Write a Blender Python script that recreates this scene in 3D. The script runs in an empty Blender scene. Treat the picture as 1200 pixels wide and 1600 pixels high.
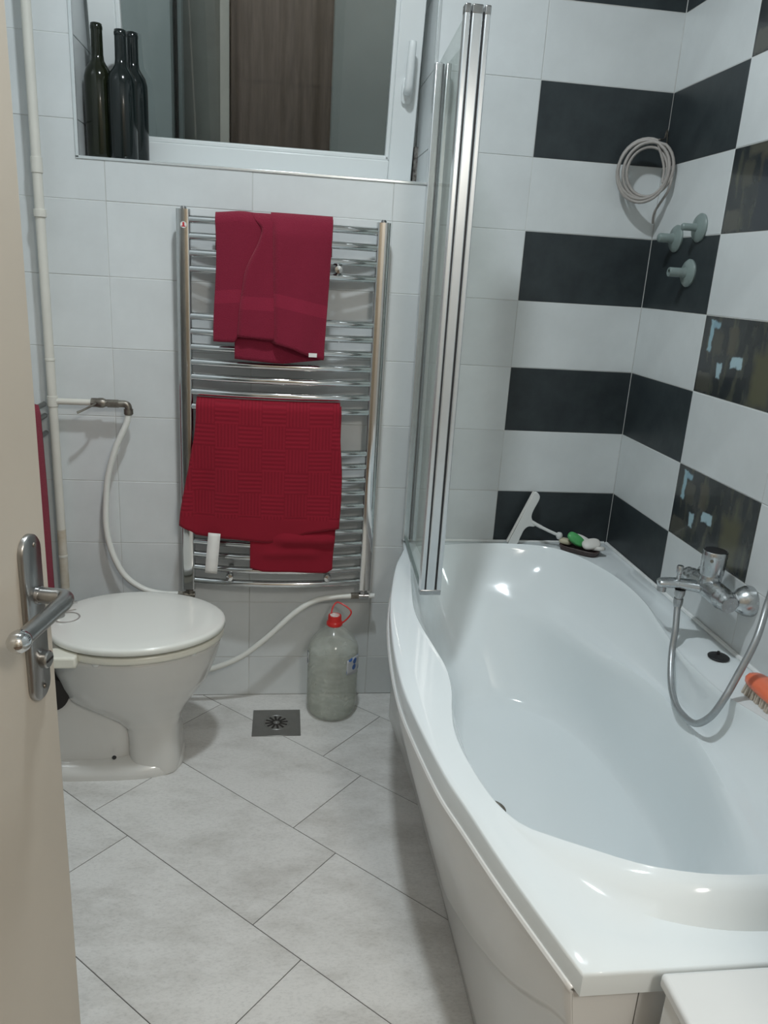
import bpy, math, random
from mathutils import Vector, Matrix

random.seed(7)
SC = bpy.context.scene
COL = SC.collection
PI = math.pi

# ------------------------------------------------------------------ camera
cam_d = bpy.data.cameras.new('camera')
cam = bpy.data.objects.new('camera', cam_d)
COL.objects.link(cam)
RGT = Vector((0.99111157, -0.11946762, 0.05852639))
UPV = Vector((-0.02041369, 0.29815185, 0.95430014))
FWD = Vector((0.13145772, 0.94701265, -0.29306298))
Mx = Matrix((RGT, UPV, -FWD)).transposed().to_4x4()
Mx.translation = Vector((-1.09544, -2.36384, 1.39313))
cam.matrix_world = Mx
cam_d.sensor_fit = 'VERTICAL'
cam_d.sensor_height = 24.0
cam_d.lens = 1205.84 / 1600.0 * 24.0
cam_d.clip_start = 0.02
SC.camera = cam

# ------------------------------------------------------------------ world, lights, exposure
w = bpy.data.worlds.new('world')
SC.world = w
w.use_nodes = True
w.node_tree.nodes['Background'].inputs[0].default_value = (0.41, 0.43, 0.43, 1)
w.node_tree.nodes['Background'].inputs[1].default_value = 3.6
SC.view_settings.view_transform = 'Standard'
SC.view_settings.look = 'None'
SC.view_settings.gamma = 1.0
SC.view_settings.use_curve_mapping = False
SC.view_settings.exposure = 0.0
LAMP = (-1.07, -1.06, 2.79)
LAMP_W = 21.0
HALL_W = 55.0

def point_light(name, loc, watt, radius, col):
    d = bpy.data.lights.new(name, 'POINT')
    d.energy = watt; d.shadow_soft_size = radius; d.color = col
    o = bpy.data.objects.new(name, d); COL.objects.link(o); o.location = loc
    return o
ld = bpy.data.lights.new('ceiling_disc_light', 'AREA')
ld.shape = 'DISK'; ld.size = 0.13; ld.energy = LAMP_W; ld.color = (0.90, 0.985, 1.03)
lo = bpy.data.objects.new('ceiling_disc_light', ld); COL.objects.link(lo); lo.location = (LAMP[0], LAMP[1], LAMP[2] - 0.005)
point_light('hall_fill_light', (-0.50, -3.0, 2.25), HALL_W, 0.16, (1.0, 0.955, 0.88))  # added fill light in the unseen hall, brightens the lower parts; no fixture

# ------------------------------------------------------------------ materials
MATS = {}
def nt(name):
    m = bpy.data.materials.new(name); m.use_nodes = True
    t = m.node_tree
    return m, t, t.nodes['Principled BSDF']
def nd(t, ty, **kw):
    n = t.nodes.new(ty)
    for k, v in kw.items():
        if k in n.inputs.keys() if isinstance(k, str) else False: n.inputs[k].default_value = v
        else: setattr(n, k, v)
    return n
def rgb(c): return (c[0], c[1], c[2], 1.0)
def mat(name, col, rough=0.5, metal=0.0, var=0.0, scale=8.0, bump=0.0, bscale=40.0, coat=0.0,
        col2=None, rand=0.0, spec=0.5, stretch=None, detail=4.0, rvar=0.0, coords='Object'):
    """Procedural principled material: two-tone noise colour, optional per-object variation and bump."""
    m, t, b = nt(name)
    tc = nd(t, 'ShaderNodeTexCoord')
    mp = nd(t, 'ShaderNodeMapping')
    t.links.new(tc.outputs[coords], mp.inputs[0])
    if stretch:
        mp.inputs['Scale'].default_value = stretch
    n = nd(t, 'ShaderNodeTexNoise'); n.inputs['Scale'].default_value = scale
    n.inputs['Detail'].default_value = detail; n.inputs['Roughness'].default_value = 0.6
    t.links.new(mp.outputs[0], n.inputs['Vector'])
    c2 = col2 if col2 else tuple(x * (1 - var) for x in col)
    cr = nd(t, 'ShaderNodeValToRGB')
    cr.color_ramp.elements[0].position = 0.35; cr.color_ramp.elements[1].position = 0.65
    cr.color_ramp.elements[0].color = rgb(c2); cr.color_ramp.elements[1].color = rgb(col)
    t.links.new(n.outputs[0], cr.inputs[0])
    last = cr.outputs[0]
    if rand:
        oi = nd(t, 'ShaderNodeObjectInfo')
        mr = nd(t, 'ShaderNodeMapRange'); mr.inputs['To Min'].default_value = 1 - rand; mr.inputs['To Max'].default_value = 1 + rand * 0.4
        t.links.new(oi.outputs['Random'], mr.inputs['Value'])
        hs = nd(t, 'ShaderNodeHueSaturation')
        t.links.new(mr.outputs[0], hs.inputs['Value']); t.links.new(last, hs.inputs['Color'])
        last = hs.outputs[0]
    t.links.new(last, b.inputs['Base Color'])
    b.inputs['Roughness'].default_value = rough
    if rvar:
        mr2 = nd(t, 'ShaderNodeMapRange'); mr2.inputs['To Min'].default_value = rough - rvar; mr2.inputs['To Max'].default_value = rough + rvar
        t.links.new(n.outputs[0], mr2.inputs['Value']); t.links.new(mr2.outputs[0], b.inputs['Roughness'])
    b.inputs['Metallic'].default_value = metal
    b.inputs['Specular IOR Level'].default_value = spec
    b.inputs['Coat Weight'].default_value = coat
    b.inputs['Coat Roughness'].default_value = 0.05
    if bump:
        n2 = nd(t, 'ShaderNodeTexNoise'); n2.inputs['Scale'].default_value = bscale; n2.inputs['Detail'].default_value = 3
        t.links.new(mp.outputs[0], n2.inputs['Vector'])
        bp = nd(t, 'ShaderNodeBump'); bp.inputs['Strength'].default_value = bump; bp.inputs['Distance'].default_value = 0.002
        t.links.new(n2.outputs[0], bp.inputs['Height']); t.links.new(bp.outputs[0], b.inputs['Normal'])
    MATS[name] = m
    return m

mat('tile_white', (0.665, 0.695, 0.70), 0.33, var=0.07, scale=7, rand=0.05, bump=0.10, bscale=14, coords='Object')
mat('tile_black', (0.024, 0.031, 0.035), 0.42, col2=(0.036, 0.046, 0.050), scale=14, rand=0.1, bump=0.15, bscale=30, detail=8, spec=0.4)
mat('grout', (0.64, 0.66, 0.65), 0.9, col2=(0.44, 0.43, 0.41), scale=4, bump=0.3)
mat('floor_grout', (0.13, 0.125, 0.12), 0.9, var=0.4, scale=9)
mat('plaster', (0.72, 0.71, 0.68), 0.9, var=0.04, scale=3)
mat('hall_plaster', (0.58, 0.55, 0.50), 0.9, var=0.06, scale=3)
mat('hall_floor', (0.16, 0.11, 0.08), 0.5, var=0.2, scale=6, stretch=(1, 8, 1))
mat('enamel', (0.775, 0.825, 0.84), 0.10, var=0.012, scale=2, coat=0.0, spec=0.30)
mat('apron_plastic', (0.72, 0.72, 0.705), 0.25, var=0.03, scale=3, coat=0.15)
mat('porcelain', (0.635, 0.63, 0.605), 0.16, var=0.02, scale=3, coat=0.5)
mat('seat_plastic', (0.80, 0.81, 0.76), 0.22, var=0.01, scale=3, coat=0.3)
mat('seat_cream', (0.78, 0.77, 0.68), 0.28, var=0.02, scale=3)
mat('upvc', (0.74, 0.77, 0.77), 0.30, var=0.02, scale=3)
mat('chrome', (0.66, 0.67, 0.67), 0.09, metal=1.0, var=0.05, scale=12, rvar=0.03)
mat('brushed_steel', (0.40, 0.395, 0.385), 0.30, metal=1.0, var=0.10, scale=60, stretch=(1, 1, 0.08))
mat('aluminium', (0.74, 0.755, 0.765), 0.26, metal=0.85, var=0.03, scale=20)
mat('tap_chrome', (0.58, 0.60, 0.61), 0.27, metal=1.0, var=0.12, scale=40, rvar=0.04)
mat('dull_chrome', (0.50, 0.50, 0.50), 0.24, metal=1.0, var=0.25, scale=30, rvar=0.1)
mat('drain_steel', (0.26, 0.26, 0.25), 0.38, metal=0.8, var=0.1, scale=20)
mat('old_brass', (0.30, 0.28, 0.24), 0.38, metal=0.8, col2=(0.15, 0.13, 0.11), scale=40)
mat('pipe_paint', (0.66, 0.645, 0.585), 0.42, var=0.05, scale=14)
mat('pipe_worn', (0.64, 0.62, 0.56), 0.45, col2=(0.45, 0.36, 0.24), scale=9)
mat('hose_white', (0.74, 0.75, 0.71), 0.38, var=0.03, scale=10)
mat('door_paint', (0.575, 0.515, 0.435), 0.42, var=0.07, scale=2.5, bump=0.08, bscale=9)
mat('black_rubber', (0.018, 0.018, 0.020), 0.45, var=0.3, scale=30)
mat('dark_void', (0.020, 0.016, 0.014), 0.6, var=0.3, scale=20)
mat('mould', (0.06, 0.05, 0.045), 0.9, col2=(0.30, 0.29, 0.27), scale=60)
mat('grey_plastic', (0.22, 0.275, 0.265), 0.35, var=0.15, scale=25)
mat('cable_grey', (0.36, 0.335, 0.315), 0.45, var=0.12, scale=30)
mat('white_plastic', (0.72, 0.73, 0.71), 0.32, var=0.02, scale=6)
mat('green_soap', (0.10, 0.46, 0.15), 0.35, var=0.15, scale=18)
mat('white_soap', (0.72, 0.70, 0.66), 0.4, var=0.06, scale=18)
mat('cream_soap', (0.60, 0.55, 0.40), 0.45, var=0.12, scale=18)
mat('dark_wood', (0.085, 0.055, 0.05), 0.5, var=0.4, scale=30, stretch=(1, 6, 1))
mat('orange_plastic', (0.88, 0.20, 0.10), 0.28, var=0.06, scale=10)
mat('bristle', (0.62, 0.55, 0.46), 0.8, var=0.25, scale=160)
mat('cabinet_white', (0.74, 0.755, 0.75), 0.3, var=0.02, scale=3)
mat('red_plastic', (0.56, 0.025, 0.022), 0.3, var=0.08, scale=12)
mat('white_sticker', (0.78, 0.76, 0.72), 0.45, col2=(0.6, 0.25, 0.22), scale=90)
mat('tag_white', (0.74, 0.73, 0.70), 0.75, var=0.05, scale=30)
mat('logo_red', (0.5, 0.02, 0.03), 0.4, var=0.1)
mat('reflection_brown', (0.155, 0.12, 0.105), 0.85, var=0.35, scale=9, stretch=(6, 1, 0.5))  # brown of the hall's reflection in the window glass, put into a colour
mat('shaft_grey', (0.26, 0.30, 0.30), 0.85, var=0.10, scale=4)
mat('shaft_dark', (0.19, 0.20, 0.185), 0.85, var=0.25, scale=5)
mat('post_pale', (0.46, 0.45, 0.41), 0.7, var=0.1, scale=5)
mat('trim_metal', (0.70, 0.74, 0.75), 0.25, metal=0.6, var=0.05, scale=8)
mat('silicone', (0.80, 0.82, 0.82), 0.4, col2=(0.70, 0.71, 0.70), scale=14)
mat('hose_grey', (0.42, 0.44, 0.45), 0.36, metal=0.75, var=0.1, scale=90)
mat('wood_door_brown', (0.42, 0.36, 0.28), 0.5, var=0.3, scale=8, stretch=(8, 8, 1))
mat('dark_jacket', (0.03, 0.035, 0.045), 0.8, var=0.3)

def floor_tile_mat():
    m, t, b = nt('floor_tile')
    geo = nd(t, 'ShaderNodeNewGeometry')
    mp = nd(t, 'ShaderNodeMapping'); mp.inputs['Rotation'].default_value = (0, 0, math.radians(42.9))
    mp.inputs['Scale'].default_value = (1.0, 2.2, 1.0)
    t.links.new(geo.outputs['Position'], mp.inputs[0])
    oi = nd(t, 'ShaderNodeObjectInfo')
    off = nd(t, 'ShaderNodeVectorMath', operation='MULTIPLY_ADD')
    t.links.new(oi.outputs['Random'], off.inputs[0]); off.inputs[1].default_value = (9, 7, 3)
    t.links.new(mp.outputs[0], off.inputs[2])
    n1 = nd(t, 'ShaderNodeTexNoise'); n1.inputs['Scale'].default_value = 4.5; n1.inputs['Detail'].default_value = 9; n1.inputs['Roughness'].default_value = 0.68
    n2 = nd(t, 'ShaderNodeTexNoise'); n2.inputs['Scale'].default_value = 90; n2.inputs['Detail'].default_value = 6; n2.inputs['Roughness'].default_value = 0.8
    t.links.new(off.outputs[0], n1.inputs['Vector']); t.links.new(off.outputs[0], n2.inputs['Vector'])
    c1 = nd(t, 'ShaderNodeValToRGB')
    e = c1.color_ramp.elements
    e[0].position = 0.33; e[0].color = (0.54, 0.53, 0.505, 1); e[1].position = 0.56; e[1].color = (0.69, 0.685, 0.665, 1)
    t.links.new(n1.outputs[0], c1.inputs[0])
    c2 = nd(t, 'ShaderNodeValToRGB')
    e = c2.color_ramp.elements
    e[0].position = 0.34; e[0].color = (0.80, 0.80, 0.80, 1); e[1].position = 0.52; e[1].color = (1, 1, 1, 1)
    t.links.new(n2.outputs[0], c2.inputs[0])
    mx = nd(t, 'ShaderNodeMix', data_type='RGBA', blend_type='MULTIPLY'); mx.inputs[0].default_value = 0.85
    t.links.new(c1.outputs[0], mx.inputs[6]); t.links.new(c2.outputs[0], mx.inputs[7])
    t.links.new(mx.outputs[2], b.inputs['Base Color'])
    b.inputs['Roughness'].default_value = 0.42
    bp = nd(t, 'ShaderNodeBump'); bp.inputs['Strength'].default_value = 0.12; bp.inputs['Distance'].default_value = 0.001
    t.links.new(n2.outputs[0], bp.inputs['Height']); t.links.new(bp.outputs[0], b.inputs['Normal'])
    MATS['floor_tile'] = m
floor_tile_mat()

def art_tile_mat(name='tile_painted', blue=True):
    """Printed decor tile: dark brushed ground, olive and brown strokes, three pale blue strokes (flat print)."""
    m, t, b = nt(name)
    tc = nd(t, 'ShaderNodeTexCoord')
    sep = nd(t, 'ShaderNodeSeparateXYZ')
    nz = nd(t, 'ShaderNodeTexNoise'); nz.inputs['Scale'].default_value = 38; nz.inputs['Detail'].default_value = 5
    t.links.new(tc.outputs['Object'], nz.inputs['Vector'])
    ad = nd(t, 'ShaderNodeVectorMath', operation='MULTIPLY_ADD')
    sb = nd(t, 'ShaderNodeVectorMath', operation='SUBTRACT'); sb.inputs[1].default_value = (0.5, 0.5, 0.5)
    t.links.new(nz.outputs['Color'], sb.inputs[0]); t.links.new(sb.outputs[0], ad.inputs[0])
    ad.inputs[1].default_value = (0.0, 0.022, 0.022)
    t.links.new(tc.outputs['Object'], ad.inputs[2])
    t.links.new(ad.outputs[0], sep.inputs[0])
    st = nd(t, 'ShaderNodeMapping'); st.inputs['Scale'].default_value = (1, 14, 5)
    t.links.new(tc.outputs['Object'], st.inputs[0])
    n1 = nd(t, 'ShaderNodeTexNoise'); n1.inputs['Scale'].default_value = 2.2; n1.inputs['Detail'].default_value = 6
    t.links.new(st.outputs[0], n1.inputs['Vector'])
    cr = nd(t, 'ShaderNodeValToRGB'); e = cr.color_ramp.elements
    e[0].position = 0.36; e[0].color = (0.017, 0.022, 0.026, 1); e[1].position = 0.72; e[1].color = (0.085, 0.088, 0.062, 1)
    x = e.new(0.52); x.color = (0.033, 0.038, 0.038, 1)
    t.links.new(n1.outputs[0], cr.inputs[0])
    last = cr.outputs[0]
    def rect(y0, y1, z0, z1, col, soft=0.004):
        nonlocal last
        def band(sock, a, c):
            u = nd(t, 'ShaderNodeMapRange', interpolation_type='SMOOTHSTEP'); u.inputs['From Min'].default_value = a - soft; u.inputs['From Max'].default_value = a + soft
            v = nd(t, 'ShaderNodeMapRange', interpolation_type='SMOOTHSTEP'); v.inputs['From Min'].default_value = c + soft; v.inputs['From Max'].default_value = c - soft
            t.links.new(sock, u.inputs['Value']); t.links.new(sock, v.inputs['Value'])
            k = nd(t, 'ShaderNodeMath', operation='MULTIPLY'); t.links.new(u.outputs[0], k.inputs[0]); t.links.new(v.outputs[0], k.inputs[1])
            return k.outputs[0]
        k = nd(t, 'ShaderNodeMath', operation='MULTIPLY')
        t.links.new(band(sep.outputs['Y'], y0, y1), k.inputs[0]); t.links.new(band(sep.outputs['Z'], z0, z1), k.inputs[1])
        mx = nd(t, 'ShaderNodeMix', data_type='RGBA')
        t.links.new(k.outputs[0], mx.inputs[0]); t.links.new(last, mx.inputs[6]); mx.inputs[7].default_value = rgb(col)
        last = mx.outputs[2]
    # local frame: y runs from -0.194 (near) to +0.194 (far, left in the picture), z from -0.1 to 0.1
    rect(-0.14, -0.06, -0.095, 0.03, (0.080, 0.078, 0.042), 0.018)
    rect(0.03, 0.065, 0.01, 0.075, (0.075, 0.070, 0.052), 0.008)
    rect(0.09, 0.14, 0.005, 0.065, (0.060, 0.060, 0.048), 0.012)
    rect(0.12, 0.185, -0.095, -0.045, (0.070, 0.070, 0.058), 0.006)
    if not blue:
        rect(-0.03, 0.06, -0.1, 0.06, (0.020, 0.026, 0.034), 0.012)
        rect(-0.18, 0.12, 0.075, 0.1, (0.080, 0.078, 0.060), 0.01)
    if blue:
      rect(0.143, 0.160, 0.010, 0.092, (0.27, 0.42, 0.48), 0.003)
      rect(0.115, 0.150, 0.070, 0.088, (0.22, 0.36, 0.43), 0.004)
      rect(0.078, 0.098, -0.052, -0.012, (0.33, 0.46, 0.51), 0.003)
      rect(-0.010, 0.040, -0.018, 0.008, (0.36, 0.50, 0.55), 0.003)
    t.links.new(last, b.inputs['Base Color'])
    b.inputs['Roughness'].default_value = 0.22; b.inputs['Coat Weight'].default_value = 0.3
    MATS[name] = m
art_tile_mat()
art_tile_mat('tile_painted_dark', False)

def glass_mat(name, tint, gloss=0.10, rough=0.02, face=0.0, dif=0.0, cap=1.0):
    m = bpy.data.materials.new(name); m.use_nodes = True
    t = m.node_tree; t.nodes.clear()
    o = nd(t, 'ShaderNodeOutputMaterial')
    tr = nd(t, 'ShaderNodeBsdfTransparent'); tr.inputs[0].default_value = rgb(tint)
    gl = nd(t, 'ShaderNodeBsdfGlossy'); gl.inputs['Roughness'].default_value = rough
    fr = nd(t, 'ShaderNodeLayerWeight'); fr.inputs['Blend'].default_value = gloss
    mr = nd(t, 'ShaderNodeMath', operation='MAXIMUM'); mr.inputs[1].default_value = face
    t.links.new(fr.outputs['Fresnel'], mr.inputs[0])
    cp = nd(t, 'ShaderNodeMath', operation='MINIMUM'); cp.inputs[1].default_value = cap; t.links.new(mr.outputs[0], cp.inputs[0]); mr = cp
    mx = nd(t, 'ShaderNodeMixShader')
    t.links.new(mr.outputs[0], mx.inputs[0]); t.links.new(tr.outputs[0], mx.inputs[1]); t.links.new(gl.outputs[0], mx.inputs[2])
    out = mx.outputs[0]
    if dif:
        n = nd(t, 'ShaderNodeTexNoise'); n.inputs['Scale'].default_value = 6
        df = nd(t, 'ShaderNodeBsdfDiffuse'); df.inputs[0].default_value = (0.74, 0.77, 0.71, 1)
        mm = nd(t, 'ShaderNodeMath', operation='MULTIPLY'); mm.inputs[1].default_value = dif * 2
        t.links.new(n.outputs[0], mm.inputs[0])
        m2 = nd(t, 'ShaderNodeMixShader'); t.links.new(mm.outputs[0], m2.inputs[0])
        t.links.new(out, m2.inputs[1]); t.links.new(df.outputs[0], m2.inputs[2]); out = m2.outputs[0]
    t.links.new(out, o.inputs[0])
    MATS[name] = m
glass_mat('window_glass', (0.80, 0.83, 0.83), 0.12, 0.015, 0.05)
glass_mat('screen_glass', (0.915, 0.93, 0.92), 0.03, 0.03, 0.02, 0.03, 0.14)
glass_mat('pet_plastic', (0.975, 0.98, 0.97), 0.08, 0.12, 0.03, 0.17, 0.35)
glass_mat('water', (0.965, 0.97, 0.955), 0.02, 0.05, 0.01, 0.22, 0.2)

def bottle_glass():
    m, t, b = nt('bottle_glass')
    n = nd(t, 'ShaderNodeTexNoise'); n.inputs['Scale'].default_value = 5
    cr = nd(t, 'ShaderNodeValToRGB'); e = cr.color_ramp.elements
    e[0].color = (0.006, 0.009, 0.006, 1); e[1].color = (0.020, 0.024, 0.010, 1)
    t.links.new(n.outputs[0], cr.inputs[0]); t.links.new(cr.outputs[0], b.inputs['Base Color'])
    b.inputs['Roughness'].default_value = 0.10; b.inputs['Transmission Weight'].default_value = 0.25
    MATS['bottle_glass'] = m
    m, t, b = nt('bottle_glass_dark')
    n = nd(t, 'ShaderNodeTexNoise'); n.inputs['Scale'].default_value = 5
    cr = nd(t, 'ShaderNodeValToRGB'); e = cr.color_ramp.elements
    e[0].color = (0.005, 0.009, 0.009, 1); e[1].color = (0.009, 0.014, 0.014, 1)
    t.links.new(n.outputs[0], cr.inputs[0]); t.links.new(cr.outputs[0], b.inputs['Base Color'])
    b.inputs['Roughness'].default_value = 0.13
    MATS['bottle_glass_dark'] = m
bottle_glass()

def emis(name, col, s):
    m = bpy.data.materials.new(name); m.use_nodes = True
    b = m.node_tree.nodes['Principled BSDF']
    b.inputs['Base Color'].default_value = (0.8, 0.8, 0.8, 1)
    b.inputs['Emission Color'].default_value = rgb(col); b.inputs['Emission Strength'].default_value = s
    MATS[name] = m
emis('lamp_glass', (0.93, 1.0, 0.985), 9.0)

def towel_mat(name, col, kind):
    m, t, b = nt(name)
    uv = nd(t, 'ShaderNodeUVMap'); uv.uv_map = 'UVMap'
    n = nd(t, 'ShaderNodeTexNoise'); n.inputs['Scale'].default_value = 420; n.inputs['Detail'].default_value = 2
    n3 = nd(t, 'ShaderNodeTexNoise'); n3.inputs['Scale'].default_value = 9
    t.links.new(uv.outputs[0], n.inputs['Vector']); t.links.new(uv.outputs[0], n3.inputs['Vector'])
    bp = nd(t, 'ShaderNodeBump'); bp.inputs['Distance'].default_value = 0.003
    if kind == 'basket':
        sep = nd(t, 'ShaderNodeSeparateXYZ'); t.links.new(uv.outputs[0], sep.inputs[0])
        def sine(sock, per):
            a = nd(t, 'ShaderNodeMath', operation='MULTIPLY'); a.inputs[1].default_value = 2 * PI / per
            t.links.new(sock, a.inputs[0])
            s = nd(t, 'ShaderNodeMath', operation='SINE'); t.links.new(a.outputs[0], s.inputs[0]); return s.outputs[0]
        ck = nd(t, 'ShaderNodeTexChecker'); ck.inputs['Scale'].default_value = 1 / 0.068
        ck.inputs['Color1'].default_value = (1, 1, 1, 1); ck.inputs['Color2'].default_value = (0, 0, 0, 1)
        t.links.new(uv.outputs[0], ck.inputs['Vector'])
        mx = nd(t, 'ShaderNodeMix', data_type='FLOAT')
        t.links.new(ck.outputs['Fac'], mx.inputs[0]); t.links.new(sine(sep.outputs['X'], 0.0098), mx.inputs[2]); t.links.new(sine(sep.outputs['Y'], 0.0125), mx.inputs[3])
        # smooth hem below the woven field
        hm = nd(t, 'ShaderNodeMath', operation='LESS_THAN'); hm.inputs[1].default_value = 0.352
        t.links.new(sep.outputs['Y'], hm.inputs[0])
        mu = nd(t, 'ShaderNodeMath', operation='MULTIPLY'); t.links.new(mx.outputs[0], mu.inputs[0]); t.links.new(hm.outputs[0], mu.inputs[1])
        hgt = mu.outputs[0]
        mr = nd(t, 'ShaderNodeMapRange'); mr.inputs['From Min'].default_value = -1; mr.inputs['From Max'].default_value = 1
        mr.inputs['To Min'].default_value = 0.88; mr.inputs['To Max'].default_value = 1.10
        t.links.new(hgt, mr.inputs['Value']); val = mr.outputs[0]
        bp.inputs['Strength'].default_value = 0.22
    else:
        sep = nd(t, 'ShaderNodeSeparateXYZ'); t.links.new(uv.outputs[0], sep.inputs[0])
        g1 = nd(t, 'ShaderNodeMath', operation='GREATER_THAN'); g1.inputs[1].default_value = 0.205
        g2 = nd(t, 'ShaderNodeMath', operation='LESS_THAN'); g2.inputs[1].default_value = 0.240
        t.links.new(sep.outputs['Y'], g1.inputs[0]); t.links.new(sep.outputs['Y'], g2.inputs[0])
        mu = nd(t, 'ShaderNodeMath', operation='MULTIPLY'); t.links.new(g1.outputs[0], mu.inputs[0]); t.links.new(g2.outputs[0], mu.inputs[1])
        mr = nd(t, 'ShaderNodeMapRange'); mr.inputs['To Min'].default_value = 1.0; mr.inputs['To Max'].default_value = 1.22
        t.links.new(mu.outputs[0], mr.inputs['Value']); val = mr.outputs[0]
        hgt = n.outputs[0]
        bp.inputs['Strength'].default_value = 0.8
    hs = nd(t, 'ShaderNodeHueSaturation'); hs.inputs['Color'].default_value = rgb(col)
    m3 = nd(t, 'ShaderNodeMapRange'); m3.inputs['To Min'].default_value = 0.86; m3.inputs['To Max'].default_value = 1.14
    t.links.new(n.outputs[0], m3.inputs['Value'])
    mm = nd(t, 'ShaderNodeMath', operation='MULTIPLY'); t.links.new(m3.outputs[0], mm.inputs[0]); t.links.new(val, mm.inputs[1])
    t.links.new(mm.outputs[0], hs.inputs['Value'])
    t.links.new(hs.outputs[0], b.inputs['Base Color'])
    t.links.new(hgt, bp.inputs['Height']); t.links.new(bp.outputs[0], b.inputs['Normal'])
    b.inputs['Roughness'].default_value = 0.95; b.inputs['Sheen Weight'].default_value = 0.35
    b.inputs['Sheen Tint'].default_value = (0.9, 0.3, 0.35, 1); b.inputs['Specular IOR Level'].default_value = 0.1
    MATS[name] = m
towel_mat('towel_maroon', (0.20, 0.017, 0.038), 'terry')
towel_mat('towel_red', (0.235, 0.013, 0.026), 'basket')

# ------------------------------------------------------------------ mesh builder
class MB:
    def __init__(s): s.v = []; s.f = []; s.uv = None
    def add(s, vs, fs):
        o = len(s.v); s.v += [tuple(p) for p in vs]; s.f += [tuple(i + o for i in f) for f in fs]; return s
    def box(s, x0, x1, y0, y1, z0, z1, M=None):
        vs = [Vector((x, y, z)) for z in (z0, z1) for y in (y0, y1) for x in (x0, x1)]
        if M: vs = [M @ p for p in vs]
        return s.add(vs, [(0, 2, 3, 1), (4, 5, 7, 6), (0, 1, 5, 4), (2, 6, 7, 3), (0, 4, 6, 2), (1, 3, 7, 5)])
    def tube(s, pts, r, n=12, caps=True, closed=False, flat=None):
        pts = [Vector(p) for p in pts]; N = len(pts); rings = []
        rr = r if isinstance(r, (list, tuple)) else [r] * N
        t0 = (pts[1] - pts[0]).normalized()
        up = Vector((0, 0, 1)) if abs(t0.z) < 0.9 else Vector((0, 1, 0))
        nrm = (up - t0 * up.dot(t0)).normalized()
        for i, p in enumerate(pts):
            if closed: t = (pts[(i + 1) % N] - pts[i - 1])
            else: t = pts[min(i + 1, N - 1)] - pts[max(i - 1, 0)]
            t = t.normalized() if t.length > 1e-9 else t0
            nrm = nrm - t * nrm.dot(t)
            nrm = nrm.normalized() if nrm.length > 1e-6 else t.orthogonal().normalized()
            b = t.cross(nrm)
            ring = []
            for k in range(n):
                a = 2 * PI * k / n
                fx = flat if flat else 1.0
                ring.append(p + nrm * math.cos(a) * rr[i] * fx + b * math.sin(a) * rr[i])
            rings.append(ring)
        return s.loft(rings, caps, closed)
    def loft(s, rings, caps=True, closed=False, cyc=True):
        n = len(rings[0]); o = len(s.v)
        for r in rings: s.v += [tuple(p) for p in r]
        R = len(rings)
        for i in range(R if closed else R - 1):
            a = o + i * n; b = o + ((i + 1) % R) * n
            for k in range(n if cyc else n - 1):
                k2 = (k + 1) % n
                s.f.append((a + k, a + k2, b + k2, b + k))
        if caps and not closed:
            s.f.append(tuple(o + k for k in reversed(range(n))))
            s.f.append(tuple(o + (R - 1) * n + k for k in range(n)))
        return s
    def cyl(s, p0, p1, r, n=20, r2=None):
        return s.tube([p0, p1], [r, r2 if r2 is not None else r], n)
    def lathe(s, prof, c, axis='Z', n=32, caps=True, sx=1.0, sy=1.0):
        rings = []
        c = Vector(c)
        for (r, h) in prof:
            ring = []
            for k in range(n):
                a = 2 * PI * k / n; x = r * math.cos(a) * sx; y = r * math.sin(a) * sy
                if axis == 'Z': p = Vector((x, y, h))
                elif axis == 'Y': p = Vector((x, h, -y))
                else: p = Vector((h, x, y))
                ring.append(c + p)
            rings.append(ring)
        return s.loft(rings, caps)
    def build(s, name, m, parent=None, smooth=True, ang=38, bevel=0, seg=2, sub=0, M=None, solid=0, mats=None):
        me = bpy.data.meshes.new(name)
        off = Vector((0, 0, 0))
        if parent is not None:
            off = parent['_o'] if isinstance(parent.get('_o'), Vector) else Vector(ORG[parent.name])
        vs = [(Vector(p) - off) for p in s.v]
        me.from_pydata([tuple(p) for p in vs], [], s.f)
        if s.uv:
            l = me.uv_layers.new(name='UVMap')
            for lp in me.loops: l.data[lp.index].uv = s.uv[lp.vertex_index]
        me.validate(); me.update()
        if smooth:
            for p in me.polygons: p.use_smooth = True
            if ang: me.set_sharp_from_angle(angle=math.radians(ang))
        me.materials.append(MATS[m])
        o = bpy.data.objects.new(name, me); COL.objects.link(o)
        if parent is not None: o.parent = parent
        ORG[o.name] = tuple(off)
        if solid:
            k = o.modifiers.new('solid', 'SOLIDIFY'); k.thickness = solid; k.offset = 0
        if bevel:
            k = o.modifiers.new('bevel', 'BEVEL'); k.width = bevel; k.segments = seg; k.limit_method = 'ANGLE'; k.angle_limit = math.radians(40)
            k.harden_normals = False
        if sub:
            k = o.modifiers.new('sub', 'SUBSURF'); k.levels = sub; k.render_levels = sub
        return o
ORG = {}
def tag(o, label=None, cat=None, group=None, kind=None):
    if label: o['label'] = label
    if cat: o['category'] = cat
    if group: o['group'] = group
    if kind: o['kind'] = kind
    return o
def thing(name, loc, label, cat, group=None, kind=None):
    o = bpy.data.objects.new(name, None); COL.objects.link(o); o.location = loc
    o.empty_display_size = 0.05
    ORG[o.name] = tuple(loc)
    return tag(o, label, cat, group, kind)
def dup(root, loc):
    r = root.copy(); COL.objects.link(r); r.location = loc; ORG[r.name] = tuple(loc)
    for ch in list(root.children):
        c = ch.copy(); COL.objects.link(c); c.parent = r
        for g in ch.children:
            d = g.copy(); COL.objects.link(d); d.parent = c
    return r
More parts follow.
